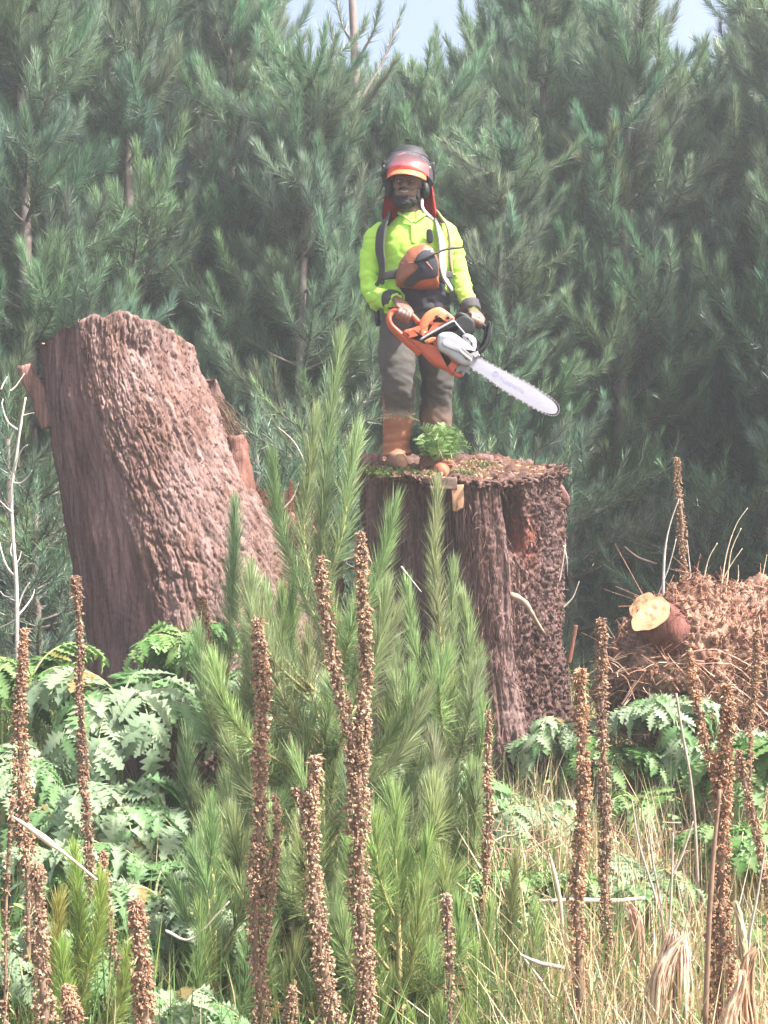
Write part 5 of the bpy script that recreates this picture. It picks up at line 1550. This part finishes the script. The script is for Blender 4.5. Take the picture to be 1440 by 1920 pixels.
def crust(mb, st, p, w, bare, tone, full):
    """p polyline, w half width along it"""
    L = np.linalg.norm(np.diff(p, axis=0), axis=1).sum()
    n = len(p)
    tube(st, p, np.maximum(w * .42, .004), 8, np.array((.85, .8, .75)), jit=.0006)
    area = 2 * np.pi * w.mean() * L
    N = int(area / (.0082 ** 2) * .72 * full)
    u = RNG.random(N) * (1 - bare) ; f = u * (n - 1 - 1e-6); i = f.astype(int); k = (f - i)[:, None]
    c = p[i] * (1 - k) + p[i + 1] * k; ww = (w[i] * (1 - k[:, 0]) + w[i + 1] * k[:, 0])
    dens_ = pn(np.stack((u * L * 9, RNG.random(N) * .0, u * 0), 1), 1.0, 3 + 10 * RNG.random())
    t = nrm(p[i + 1] - p[i]); r = nrm(np.cross(t, RNG.normal(size=(N, 3))))
    keep = dens_ + RNG.normal(size=N) * .5 > -.55
    rad = ww * (.55 + .55 * RNG.random(N) ** 1.5) * (1 + .30 * dens_)
    up = np.sign(p[0][2] - p[-1][2]) * -1.0
    ax = r + t * up * .5 + RNG.normal(size=(N, 3)) * .45
    sz = np.where(keep, .0058 * (.55 + .85 * RNG.random(N) ** 1.5), .0012)
    lt = RNG.random(N)
    col = (np.array((.42, .36, .33)) + (np.array((1.30, 1.12, .95)) - np.array((.42, .36, .33))) * (lt ** 1.4)[:, None]) * np.asarray(tone)
    capsules(mb, c + r * rad[:, None], ax, sz, col)
    K = int(N * .2)      # bracts and broken stalklets sticking out
    j = RNG.integers(0, N, K)
    b = c[j] + r[j] * (rad[j] * .8)[:, None]; d = nrm(r[j] + RNG.normal(size=(K, 3)) * .5)
    blades(mb, b, d, .012 + .016 * RNG.random(K), np.full(K, .0018), np.array((1.15, 1.0, .82)) * (.6 + .6 * RNG.random((K, 1))), .3, True)
def stalk(label, Y, arms, tone=(1, 1, 1), full=1.0, bare=0., root=True):
    """arms: list of polylines of (px, py, width px), top first; the first arm runs down to the ground"""
    p0 = P(*arms[0][-1][:2], Y)
    z0 = float(gz(p0[0], Y))
    t = thing('dead_flower_stalk', label, 'dead stalk', (p0[0], Y, z0), 'dead brown flower stalks crusted with seed capsules')
    O = np.array(t.location)
    for q, arm in enumerate(arms):
        a = np.array([np.append(P(x, y, Y), w_ * .47 / FPX * Y) for x, y, w_ in arm])
        if q == 0 and a[-1, 2] > z0 and root:
            a = np.concatenate((a, [[a[-1, 0] + (a[-1, 0] - a[-2, 0]) * .2, Y, z0 - .05, a[-1, 3]]]))
        n = max(12, int(np.linalg.norm(a[-1, :3] - a[0, :3]) / .02))
        s = spline(a, n)
        p = s[:, :3].copy(); p[:, 0] += .010 * pn(np.stack((s[:, 2] * 4.5, s[:, 2] * 0, s[:, 2] * 0), 1), 1, q * 7 + 13 * Y); p[:, 1] += .02 * pn(np.stack((s[:, 2] * 3, s[:, 2] * 0, s[:, 2] * 0), 1), 1, q * 5 + 3 * Y); w = np.maximum(s[:, 3], .003)
        st, m = MB(), MB()
        crust(m, st, p, w, bare, tone, full)
        so_ = st.build('stem' if q == 0 else 'side_stem', M['stalk'], t, O)
        c_ = m.build('seed_capsules', M['capsule'], so_, O, False); c_.location = 0, 0, 0; c_['kind'] = 'stuff'
    return t
stalk('tall twin-forked stalk, its two long prongs rising before the tallest sapling', 4.0, [[(676, 998, 14), (680, 1060, 26), (683, 1200, 28), (680, 1380, 34), (672, 1450, 46), (672, 1600, 46), (680, 1760, 44), (688, 1920, 50)], [(600, 1044, 14), (604, 1100, 24), (622, 1220, 27), (645, 1330, 32), (662, 1420, 36), (668, 1500, 34)]])
stalk('tall straight single stalk before the dark slim sapling', 4.1, [[(485, 1160, 14), (488, 1220, 28), (492, 1300, 34), (488, 1420, 32), (486, 1560, 36), (480, 1700, 40), (486, 1920, 44)], [(514, 1490, 10), (520, 1560, 22), (512, 1640, 24), (500, 1740, 18), (492, 1820, 10)]])
stalk('short stout stalk with a stubby forked top beside the twin-forked one', 3.9, [[(592, 1418, 18), (586, 1470, 22), (580, 1510, 30), (586, 1600, 36), (596, 1740, 42), (610, 1850, 46), (620, 1930, 50)], [(558, 1476, 16), (566, 1500, 18), (578, 1530, 20)]])
stalk('small dark stalk standing alone at the bottom below the man\'s stump', 4.2, [[(836, 1678, 14), (838, 1710, 24), (842, 1800, 20), (846, 1930, 20)]], (.85, .85, .9))
stalk('thin stalk with a green tip before the buttress of the man\'s stump', 4.9, [[(918, 1332, 8), (916, 1420, 14), (912, 1540, 20), (908, 1640, 18), (904, 1780, 12), (902, 1930, 10)]], (.95, .9, .85))
stalk('long straight stalk with a shaggy flat top right of the man\'s stump', 4.2, [[(1086, 1256, 22), (1087, 1290, 24), (1092, 1400, 28), (1090, 1520, 30), (1082, 1700, 32), (1090, 1930, 40)]], (1.05, .9, .8))
stalk('dark knobbly stalk beside the long shaggy-topped one', 4.6, [[(1122, 1160, 12), (1126, 1200, 22), (1128, 1320, 22), (1132, 1480, 26), (1134, 1640, 24), (1138, 1800, 22), (1140, 1930, 24)]], (.8, .75, .75))
stalk('thick forked stalk on the dry sunny side before the mound', 4.0, [[(1362, 1285, 16), (1368, 1340, 30), (1358, 1440, 32), (1352, 1560, 36), (1352, 1700, 46), (1352, 1820, 58), (1350, 1930, 60)], [(1290, 1220, 10), (1300, 1280, 20), (1318, 1370, 22), (1338, 1450, 22), (1348, 1530, 18)]], (1.05, .88, .78))
stalk('thin crooked stalk running down the picture edge before the mound', 4.6, [[(1385, 1405, 10), (1392, 1450, 22), (1412, 1540, 20), (1430, 1620, 16), (1445, 1720, 14), (1452, 1900, 14)]], (.95, .85, .8))
stalk('spike standing up from the top of the reddish mound against dark shade', 7.2, [[(1270, 858, 8), (1272, 900, 16), (1278, 980, 20), (1280, 1050, 17), (1280, 1090, 14), (1276, 1125, 12)]], (1.0, .92, .85), .9, 0, False)
stalk('dark slender stalk rising before the shaded foot of the leaning stump', 4.9, [[(140, 1080, 12), (145, 1120, 18), (152, 1260, 16), (156, 1400, 18), (160, 1540, 22), (166, 1640, 18), (168, 1930, 14)]], (.72, .66, .66))
stalk('thick stalk narrowing upwards at the picture edge before green leaves', 4.5, [[(45, 1178, 14), (44, 1240, 18), (38, 1330, 26), (40, 1440, 36), (42, 1540, 38), (50, 1620, 30), (56, 1930, 26)]], (.92, .84, .8))
stalk('short thick stalk in the lower corner, the tallest of its corner cluster', 3.8, [[(66, 1618, 16), (68, 1650, 28), (74, 1760, 34), (80, 1930, 44)]])
stalk('thin bare dark stalk close to the picture edge in the lower corner', 3.9, [[(22, 1500, 8), (16, 1600, 11), (10, 1750, 13), (4, 1930, 14)]], (.6, .55, .55), .45)
stalk('thin curved stalk just past the yellow-green seedling', 4.4, [[(190, 1596, 10), (194, 1640, 18), (206, 1720, 20), (222, 1820, 16), (230, 1930, 14)]], (.85, .75, .75))
stalk('stout short stalk with a ragged top at the bottom beside the pale fern', 3.9, [[(252, 1688, 20), (258, 1720, 34), (262, 1820, 42), (268, 1930, 46)]], (1.0, .9, .85))
stalk('stubby stalk just peeping in at the bottom edge by the seedling', 3.7, [[(124, 1848, 16), (130, 1880, 26), (138, 1940, 34)]], (.95, .85, .8))
stalk('short clumpy stalk at the foot of the leaning stump among fresh leaves', 5.9, [[(378, 1118, 12), (382, 1160, 22), (388, 1210, 26), (392, 1260, 20), (402, 1320, 14), (412, 1400, 12)]], (.95, .85, .8))
stalk('low crumbling stalk tip at the bottom edge between two tall stalks', 4.0, [[(545, 1850, 12), (546, 1890, 24), (542, 1940, 30)]], (.9, .85, .85), .7)
stalk('stalk hanging down the mound\'s flank at the picture edge', 5.6, [[(1418, 1180, 10), (1416, 1240, 16), (1412, 1310, 15), (1405, 1400, 14)]], (1.0, .88, .8))

# ---------------------------------------------------------------- bleached leafless sapling
YB = 6.9
bs = thing('leafless_sapling', 'bleached white leafless sapling with curved twigs at the picture edge by the leaning stump', 'dead sapling', (P(34, 0, YB)[0], YB, float(gz(P(34, 0, YB)[0], YB))))
OBS = np.array(bs.location)
m = MB(); tube(m, spline([P(48, 745, YB), P(40, 790, YB), P(30, 860, YB), (P(22, 920, YB)), P(24, 1000, YB), P(30, 1080, YB), P(32, 1160, YB), OBS - (0, 0, .05)], 40), np.linspace(.005, .011, 40), 8, jit=.0006); m.build('trunk', M['twig'], bs, OBS)
tw = [[(33, 806), (14, 790), (4, 760), (6, 748)], [(26, 890), (32, 862), (42, 842), (52, 834)], [(24, 905), (38, 906), (52, 895), (60, 882)], [(24, 962), (10, 950), (0, 940), (-8, 935)],
      [(30, 1085), (12, 1060), (2, 1030), (-4, 1000)], [(31, 1150), (40, 1120), (50, 1100), (56, 1092)], [(32, 1155), (46, 1140), (60, 1120), (65, 1105)], [(32, 1160), (20, 1168), (5, 1175), (-10, 1180)],
      [(2, 730), (8, 716), (14, 706)], [(18, 734), (28, 726), (38, 712), (46, 700)], [(0, 850), (-6, 842), (-12, 836)], [(42, 780), (54, 776), (64, 774)], [(30, 1120), (10, 1118), (0, 1108)], [(28, 1060), (36, 1048), (40, 1034)], [(29, 1055), (20, 1035), (24, 1010)]]
for q in tw:
    m = MB(); dy = RNG.normal() * .12
    p = spline([P(a, b, YB + dy * i / max(1, len(q) - 1)) for i, (a, b) in enumerate(q)], 12)
    tube(m, p, np.linspace(.0055, .002, 12) * (.7 if len(q) < 4 else 1), 6, cap=True); m.build('twig', M['twig'], bs, OBS)

# ---------------------------------------------------------------- single dry sticks, stems and blades one can point at
def stick(label, Y, pts, r, mt='twig', c=(1, 1, 1), cat='dry stem', name='dry_stem', grp='dry stems and sticks'):
    p = np.array([P(a[0], a[1], Y + (a[2] if len(a) > 2 else 0)) for a in pts])
    O = p[-1]
    m = MB(); n = 22; rr_ = np.interp(np.linspace(0, 1, n), np.linspace(0, 1, len(r)), r)
    tube(m, spline(p, n), rr_, 7, c, jit=.0004)
    return tag(m.build(name, M[mt], None, O), label, cat, grp)
stick('long straw-coloured dry stem slanting across the brown stalks in the lower corner', 3.75, [(22, 1530), (60, 1555), (100, 1585), (140, 1615), (182, 1650)], [.003, .006, .010, .0045, .0035, .0028], 'straw')
stick('thin bent brown stem before the hollow of the mound', 5.2, [(1268, 1300), (1280, 1380), (1295, 1460), (1305, 1580), (1312, 1760), (1318, 1930)], [.004, .005, .006, .006], 'twig', (.75, .65, .6))
stick('thin dark upright stem against the thick forked stalk', 3.9, [(1350, 1480), (1338, 1600), (1330, 1720), (1322, 1930)], [.005, .007, .008], 'stalk', (1.0, .9, .85))
stick('pale stem rising from the mound beside the spike', 7.0, [(1273, 935), (1256, 985), (1246, 1040), (1243, 1130)], [.0022, .003, .006, .008])
stick('thin pale stem curving from the mound behind the spike', 7.1, [(1268, 1010), (1255, 1060), (1240, 1100), (1222, 1140)], [.002, .003, .004])
stick('fine dry stem just past the spike on the mound', 7.2, [(1288, 1012), (1292, 1050), (1297, 1098)], [.002, .0035])
for k, (q, lab) in enumerate((
  ([(1402, 952), (1380, 985), (1362, 1040), (1350, 1118)], 'longest of the arching pale grass stems on the mound'),
  ([(1390, 990), (1372, 1030), (1365, 1075), (1360, 1116)], 'arching pale grass stem second to the longest on the mound'),
  ([(1345, 1018), (1330, 1045), (1322, 1075), (1318, 1104)], 'short curved grass stem on the mound nearest the spike'),
  ([(1392, 1028), (1370, 1060), (1355, 1090), (1348, 1118)], 'low spreading grass stem on the mound'),
  ([(1384, 1060), (1384, 1085), (1378, 1112)], 'small upright grass stem on the mound crest'),
  ([(1308, 1076), (1316, 1090), (1322, 1108)], 'bent broken grass stem on the mound crest'),
  ([(1438, 1040), (1432, 1070), (1428, 1098)], 'pale upright stem on the mound at the picture edge'))):
    stick(lab, 7.0 + .05 * k, q, [.0015, .0025, .0035], 'straw', (1.2, 1.2, 1.2))
stick('short red-brown broken stick upright in the shade between stump and mound', 6.9, [(1080, 1172), (1074, 1205), (1066, 1245)], [.010, .011, .013], 'bark', (1.2, .85, .7))
stick('dark arching root in the deep shade behind the mound', 9.2, [(1170, 1025), (1195, 1045), (1230, 1058)], [.006, .010, .012], 'stalk', (.4, .4, .4))
stick('grey stick lying level between the seedling and the long shaggy-topped stalk', 4.4, [(975, 1790), (1010, 1805), (1056, 1815)], [.004, .007, .007], 'twig', (.85, .8, .8))
stick('pale horizontal stick behind the dark knobbly stalk', 4.9, [(1010, 1690), (1080, 1688), (1150, 1690), (1208, 1684)], [.006, .009, .010, .007], 'twig', (.95, .82, .72))
stick('broad dry blade standing beside the long shaggy-topped stalk', 4.6, [(1030, 1600), (1040, 1640), (1050, 1690), (1056, 1760)], [.002, .008, .007, .004], 'straw')
stick('thin white twig crossing the shade before the man\'s stump hollow', 6.4, [(752, 1062), (770, 1085), (790, 1110)], [.005, .003, .002])
for k, (q, lab) in enumerate((
  ([(1185, 1500), (1198, 1580), (1222, 1660), (1246, 1740)], 'grey-brown stem leaning through the dry grass under the mound'),
  ([(1215, 1540), (1225, 1620), (1238, 1690), (1244, 1760)], 'thicker grey stem in the dry grass under the mound'),
  ([(1262, 1560), (1260, 1640), (1256, 1720), (1252, 1790)], 'upright grey stem in the dry grass near the splintered wood'),
  ([(1300, 1540), (1280, 1600), (1262, 1640)], 'crossing pale twig in the dry grass'),
  ([(1436, 1580), (1420, 1680), (1405, 1760), (1396, 1880)], 'pale dry blade at the picture edge beside torn bark'),
  ([(1060, 1010), (1056, 1050), (1048, 1092)], 'thin dead stem at the sunny flank of the man\'s stump'),
  ([(1086, 1090), (1074, 1120), (1056, 1140)], 'thin curved stem with fresh leaves by the man\'s stump'),
  ([(430, 1690), (360, 1760), (310, 1745)], 'thin fallen stem over the pale fern-like plant'),
  ([(560, 905), (548, 935), (530, 955)], 'reddish twig on the low heap between the stumps'),
  ([(520, 800), (548, 825), (566, 855), (574, 880)], 'fine white twig in the shade beside the tall sapling'))):
    stick(lab, (4.8, 4.7, 4.6, 4.7, 4.1, 7.5, 7.3, 4.5, 7.4, 7.3)[k], q, [.002, .004, .005], 'twig', (.9, .85, .8))
# splintered pale wood and torn bark at the bottom
def splinter_wood(label, Y, pts, w, mt, c):
    p = np.array([P(a[0], a[1], Y) for a in pts]); O = p[-1]; m = MB(); n = 16
    ps = spline(p, n); W_ = np.interp(np.linspace(0, 1, n), np.linspace(0, 1, len(w)), w)
    ns = int(22 + max(w) * 700)
    for k in range(ns):
        a_ = RNG.random() * 6.28; rr_ = RNG.random() ** .5
        off = np.stack((np.cos(a_) * rr_ * W_, np.sin(a_) * rr_ * W_ * .6, 0 * W_), 1)
        i0 = int(RNG.random() ** 2 * n * .65)
        q = ps[i0:] + off[i0:] + np.stack([np.cumsum(RNG.normal(size=n - i0)) * .0016 for _ in range(3)], 1)
        if len(q) < 4: continue
        t_ = np.linspace(0, 1, len(q))
        hw = (.0025 + .006 * RNG.random() ** 2) * np.clip(t_ * 5 + .15, 0, 1)
        tube(m, q, np.stack((hw, hw * .45), 1), 5, np.array(c) * (.55 + .75 * RNG.random()), ref=(np.cos(a_), np.sin(a_), .2))
    return tag(m.build('splintered_wood', M[mt], None, O), label, 'splintered wood', 'splintered grey and tan wood in the dry grass')
splinter_wood('broad splintered grey stub at the bottom between the dry stems', 4.3, [(1268, 1745), (1262, 1790), (1252, 1850), (1246, 1940)], [.03, .05, .075, .085], 'greywood', (1.1, .95, .9))
splinter_wood('pale shredded slab leaning against the grey stub', 4.2, [(1286, 1752), (1262, 1782), (1240, 1830), (1228, 1940)], [.008, .016, .028, .03], 'greywood', (1.3, 1.15, 1.0))
splinter_wood('upright tan bark strip beside the thick forked stalk', 3.95, [(1380, 1690), (1390, 1740), (1394, 1795)], [.007, .011, .010], 'straw', (1.2, 1.15, 1.0))
splinter_wood('curled torn bark at the picture corner, brown and tan', 3.9, [(1420, 1775), (1405, 1800), (1398, 1860), (1404, 1940)], [.01, .016, .022, .028], 'greywood', (1.0, .72, .55))
splinter_wood('pale twisted wood strip in the corner before the torn bark', 3.8, [(1392, 1820), (1384, 1860), (1370, 1900), (1362, 1950)], [.006, .012, .014, .018], 'greywood', (1.5, 1.25, 1.05))
splinter_wood('pinkish bundle of torn fibre hanging in the dry grass', 4.6, [(1176, 1690), (1190, 1720), (1196, 1770), (1194, 1820)], [.012, .02, .018, .010], 'greywood', (1.25, .9, .8))

# ---------------------------------------------------------------- grass, straw and ground cover: uncountable
def scatter(n, ylo, yhi, test=None, pxr=(-120, 1560)):
    Y = np.sqrt(RNG.random(n) * (yhi ** 2 - ylo ** 2) + ylo ** 2)
    px = pxr[0] + RNG.random(n) * (pxr[1] - pxr[0])
    x = (px - 720) / FPX * Y
    k = np.ones(n, bool) if test is None else test(x, Y, px)
    x, Y = x[k], Y[k]
    return np.stack((x, Y, gz(x, Y)), 1)
def clearing(x, Y, px):      # the saplings shade out the grass below them
    return ~((px > 330) & (px < 905) & (Y > 4.0) & (Y < 6.2)) | (RNG.random(len(x)) < .25)
def stuff(name, mt, n, ylo, yhi, L, w, tilt, cols, bend, test=None, pxr=(-160, 1600), label=''):
    b = scatter(n, ylo, yhi, test, pxr); n = len(b)
    az_ = RNG.random(n) * 6.28; el = np.radians(90 - np.abs(RNG.normal(size=n)) * tilt)
    d = np.stack((np.cos(az_) * np.cos(el), np.sin(az_) * np.cos(el), np.sin(el)), 1)
    c = np.array(cols)[RNG.integers(len(cols), size=n)] * (.75 + .5 * RNG.random((n, 1)))
    m = MB(); blades(m, b, d, L[0] + (L[1] - L[0]) * RNG.random(n) ** 1.5, np.full(n, w) * (.6 + .8 * RNG.random(n)), c, bend * RNG.random(n), True)
    return tag(m.build(name, M[mt], None, (0, 0, 0), False), label, None, None, 'stuff')
dryside = lambda x, Y, px: clearing(x, Y, px) & (RNG.random(len(x)) < np.clip((px - 820) / 330 + pn(np.stack((x, Y, x * 0), 1), 2) * .5, .06, 1))
greenside = lambda x, Y, px: clearing(x, Y, px) & (RNG.random(len(x)) < np.clip(1.2 - (px - 850) / 700 + pn(np.stack((x, Y, x * 0), 1), 2, 5) * .5, .14, 1))
stuff('green_grass', 'grass', 42000, 3.6, 9.5, (.15, .55), .0024, 28, ((1, 1, 1), (.7, 1, .8), (1.3, 1.2, .9), (.6, .75, .6)), .5, greenside, label='green grass under the plants')
stuff('dry_grass', 'straw', 46000, 3.6, 8.6, (.15, .6), .0021, 34, ((1, 1, 1), (1.2, 1.1, .95), (.7, .6, .5), (.9, .75, .6)), .45, dryside, label='straw-coloured dry grass')
stuff('dry_twigs', 'twig', 2000, 3.7, 7.0, (.2, .6), .0016, 40, ((.8, .7, .6), (1, .95, .85), (.55, .45, .4)), .25, dryside, pxr=(820, 1560), label='fine dry twigs tangled in the dry grass')
def cover(name, mt, n, ylo, yhi, hmax, size, cols, test=None, pxr=(-160, 1600), label=''):
    b = scatter(n, ylo, yhi, test, pxr); n = len(b)
    b = b + np.stack((RNG.normal(size=n) * .05, RNG.normal(size=n) * .05, hmax * RNG.random(n)), 1)
    d = nrm(np.stack((RNG.normal(size=n), RNG.normal(size=n), .15 + .35 * RNG.normal(size=n)), 1))
    u_ = nrm(np.stack((RNG.normal(size=n) * .5, RNG.normal(size=n) * .5 - .15, np.ones(n)), 1)); s = nrm(np.cross(d, u_))
    L = (size * (.6 + .8 * RNG.random(n)))[:, None]; wd = L * .27
    dn = np.array((0, 0, -1)) * L * .14
    v = np.stack((b, b + d * L * .35 + s * wd + (0, 0, .004), b + d * L * .7 + s * wd * .8 + dn * .3, b + d * L + dn, b + d * L * .7 - s * wd * .8 + dn * .3, b + d * L * .35 - s * wd + (0, 0, .004), b + d * L * .5 - (0, 0, .004)), 1)
    f = np.array([(0, 6, 1), (1, 6, 2), (2, 6, 3), (3, 6, 4), (4, 6, 5), (5, 6, 0)])
    c = np.array(cols)[RNG.integers(len(cols), size=n)] * (.7 + .6 * RNG.random((n, 1)))
    m = MB(); m.add(v.reshape(-1, 3), None, (np.arange(n)[:, None, None] * 7 + f[None]).reshape(-1, 3), np.repeat(c, 7, 0))
    return tag(m.build(name, M[mt], None, (0, 0, 0), False), label, None, None, 'stuff')
cover('undergrowth', 'greenleaf', 5000, 4.6, 9.6, .35, .035, ((1, 1, 1), (1.3, 1.2, 1.3), (.7, .8, .8), (1.5, 1.35, 1)), greenside, label='low leafy undergrowth')
cover('pale_undergrowth', 'frond', 1500, 4.8, 8.5, .25, .035, ((1, 1, 1), (1.25, 1.2, 1.2), (.7, .85, .75)), greenside, label='low silvery undergrowth')
cover('leaf_litter', 'straw', 9000, 3.6, 9.5, .06, .05, ((.6, .45, .35), (.9, .75, .55), (.45, .32, .25)), None, label='dead leaves on the ground')
stuff('needle_litter', 'stalk', 6000, 9, 16, (.05, .18), .003, 70, ((1, .8, .6), (.7, .5, .4)), .2, label='fallen needles and twigs in the shade of the pines')

# moss, crumbs and sprigs on the stump top round the boots
m = MB()
n = 2200
xy = np.stack((P(690, 0, 7.8)[0] + RNG.random(n) * 1.0, 7.36 + RNG.random(n) * .85), 1)
inside = ((xy[:, 0] - CXT) / .5) ** 2 + ((xy[:, 1] - YR) / .46) ** 2 < 1
xy = xy[inside]; n = len(xy)
b = np.stack((xy[:, 0], xy[:, 1], top_z(xy[:, 0], xy[:, 1]) + .002), 1)
d = nrm(np.stack((RNG.normal(size=n), RNG.normal(size=n), np.abs(RNG.normal(size=n)) * .5), 1))
blades(m, b, d, .012 + .04 * RNG.random(n), .0025 + .003 * RNG.random(n), np.array((.7, .5, .42)) * (.5 + .8 * RNG.random((n, 1))), .3, True)
tag(m.build('bark_litter', M['straw'], None, (0, 0, 0), False), 'crumbs of bark and chips strewn over the stump top', None, None, 'stuff')
m = MB()
for cx_, cy_, k_ in ((700, 7.45, 160), (725, 7.42, 160), (745, 7.55, 120), (790, 7.5, 160), (870, 7.6, 120), (905, 7.9, 90)):
    n = k_
    x_ = P(cx_, 0, cy_)[0] + RNG.normal(size=n) * .05; y_ = cy_ + RNG.normal(size=n) * .05
    b = np.stack((x_, y_, top_z(x_, y_)), 1)
    d = nrm(np.stack((RNG.normal(size=n) * .7, RNG.normal(size=n) * .7, np.abs(RNG.normal(size=n)) + .3), 1))
    blades(m, b, d, .03 + .07 * RNG.random(n), .002 + .003 * RNG.random(n), np.array((.6, .62, .45)) * (.5 + .8 * RNG.random((n, 1))), .6, True)
tag(m.build('moss', M['grass'], None, (0, 0, 0), False), 'tufts of moss and seedlings on the stump top', None, None, 'stuff')
# dry brush over the mound and in the tangle before it
m = MB()
n = 900
bx = np.concatenate((P(1130, 0, 6.8)[0] + RNG.random(n // 2) * .9, P(900, 0, 6)[0] + RNG.random(n // 2) * 1.7)); by = np.concatenate((6.55 + RNG.random(n // 2) * .3, 5.2 + RNG.random(n // 2) * 1.2))
bz = np.concatenate((.45 + RNG.random(n // 2) * .55, gz(bx[n // 2:], by[n // 2:]) + RNG.random(n // 2) * .3))
for k in range(n):
    a_ = RNG.random() * 6.28; e_ = RNG.normal() * .5 + .25; L = .08 + .3 * RNG.random() ** 1.5
    d0 = np.array((np.cos(a_) * np.cos(e_), np.sin(a_) * np.cos(e_), np.sin(e_)))
    b0 = np.array((bx[k], by[k], bz[k]))
    q = spline([b0 - d0 * L * .5, b0 + RNG.normal(size=3) * L * .08, b0 + d0 * L * .5 + (0, 0, -.1 * L)], 5)
    tube(m, q, np.linspace(.0035, .001, 5), 3, np.array(((.72, .46, .36), (.85, .70, .58), (.55, .36, .28))[k % 3]) * (.7 + .6 * RNG.random()), cap=False)
tag(m.build('dry_brush', M['twig'], None, (0, 0, 0), False), 'tangle of thin dry brush on and before the mound', None, None, 'stuff')

# ---------------------------------------------------------------- haze
def haze_box(x0, x1, y0, y1, z0, z1, dens):
    v = [(x, y, z) for x in (x0, x1) for y in (y0, y1) for z in (z0, z1)]
    f = [(0, 1, 3, 2), (4, 6, 7, 5), (0, 4, 5, 1), (2, 3, 7, 6), (0, 2, 6, 4), (1, 5, 7, 3)]
    me = bpy.data.meshes.new('haze'); me.from_pydata(v, [], f); me.update()
    m = bpy.data.materials.new('haze_air'); m.use_nodes = True
    N, L = m.node_tree.nodes, m.node_tree.links
    N.remove(N['Principled BSDF'])
    pv = N.new('ShaderNodeVolumePrincipled'); pv.inputs['Density'].default_value = dens; pv.inputs['Color'].default_value = (.88, .92, 1.0, 1); pv.inputs['Anisotropy'].default_value = .2
    L.new(pv.outputs[0], N['Material Output'].inputs['Volume'])
    me.materials.append(m)
    o = bpy.data.objects.new('haze', me); COL.objects.link(o)
    return tag(o, 'thin bright haze in the air between the camera and the pines', None, None, 'stuff')
HAZE = .0042
if HAZE: haze_box(-560, 560, -560, 560, -8, 14, HAZE)
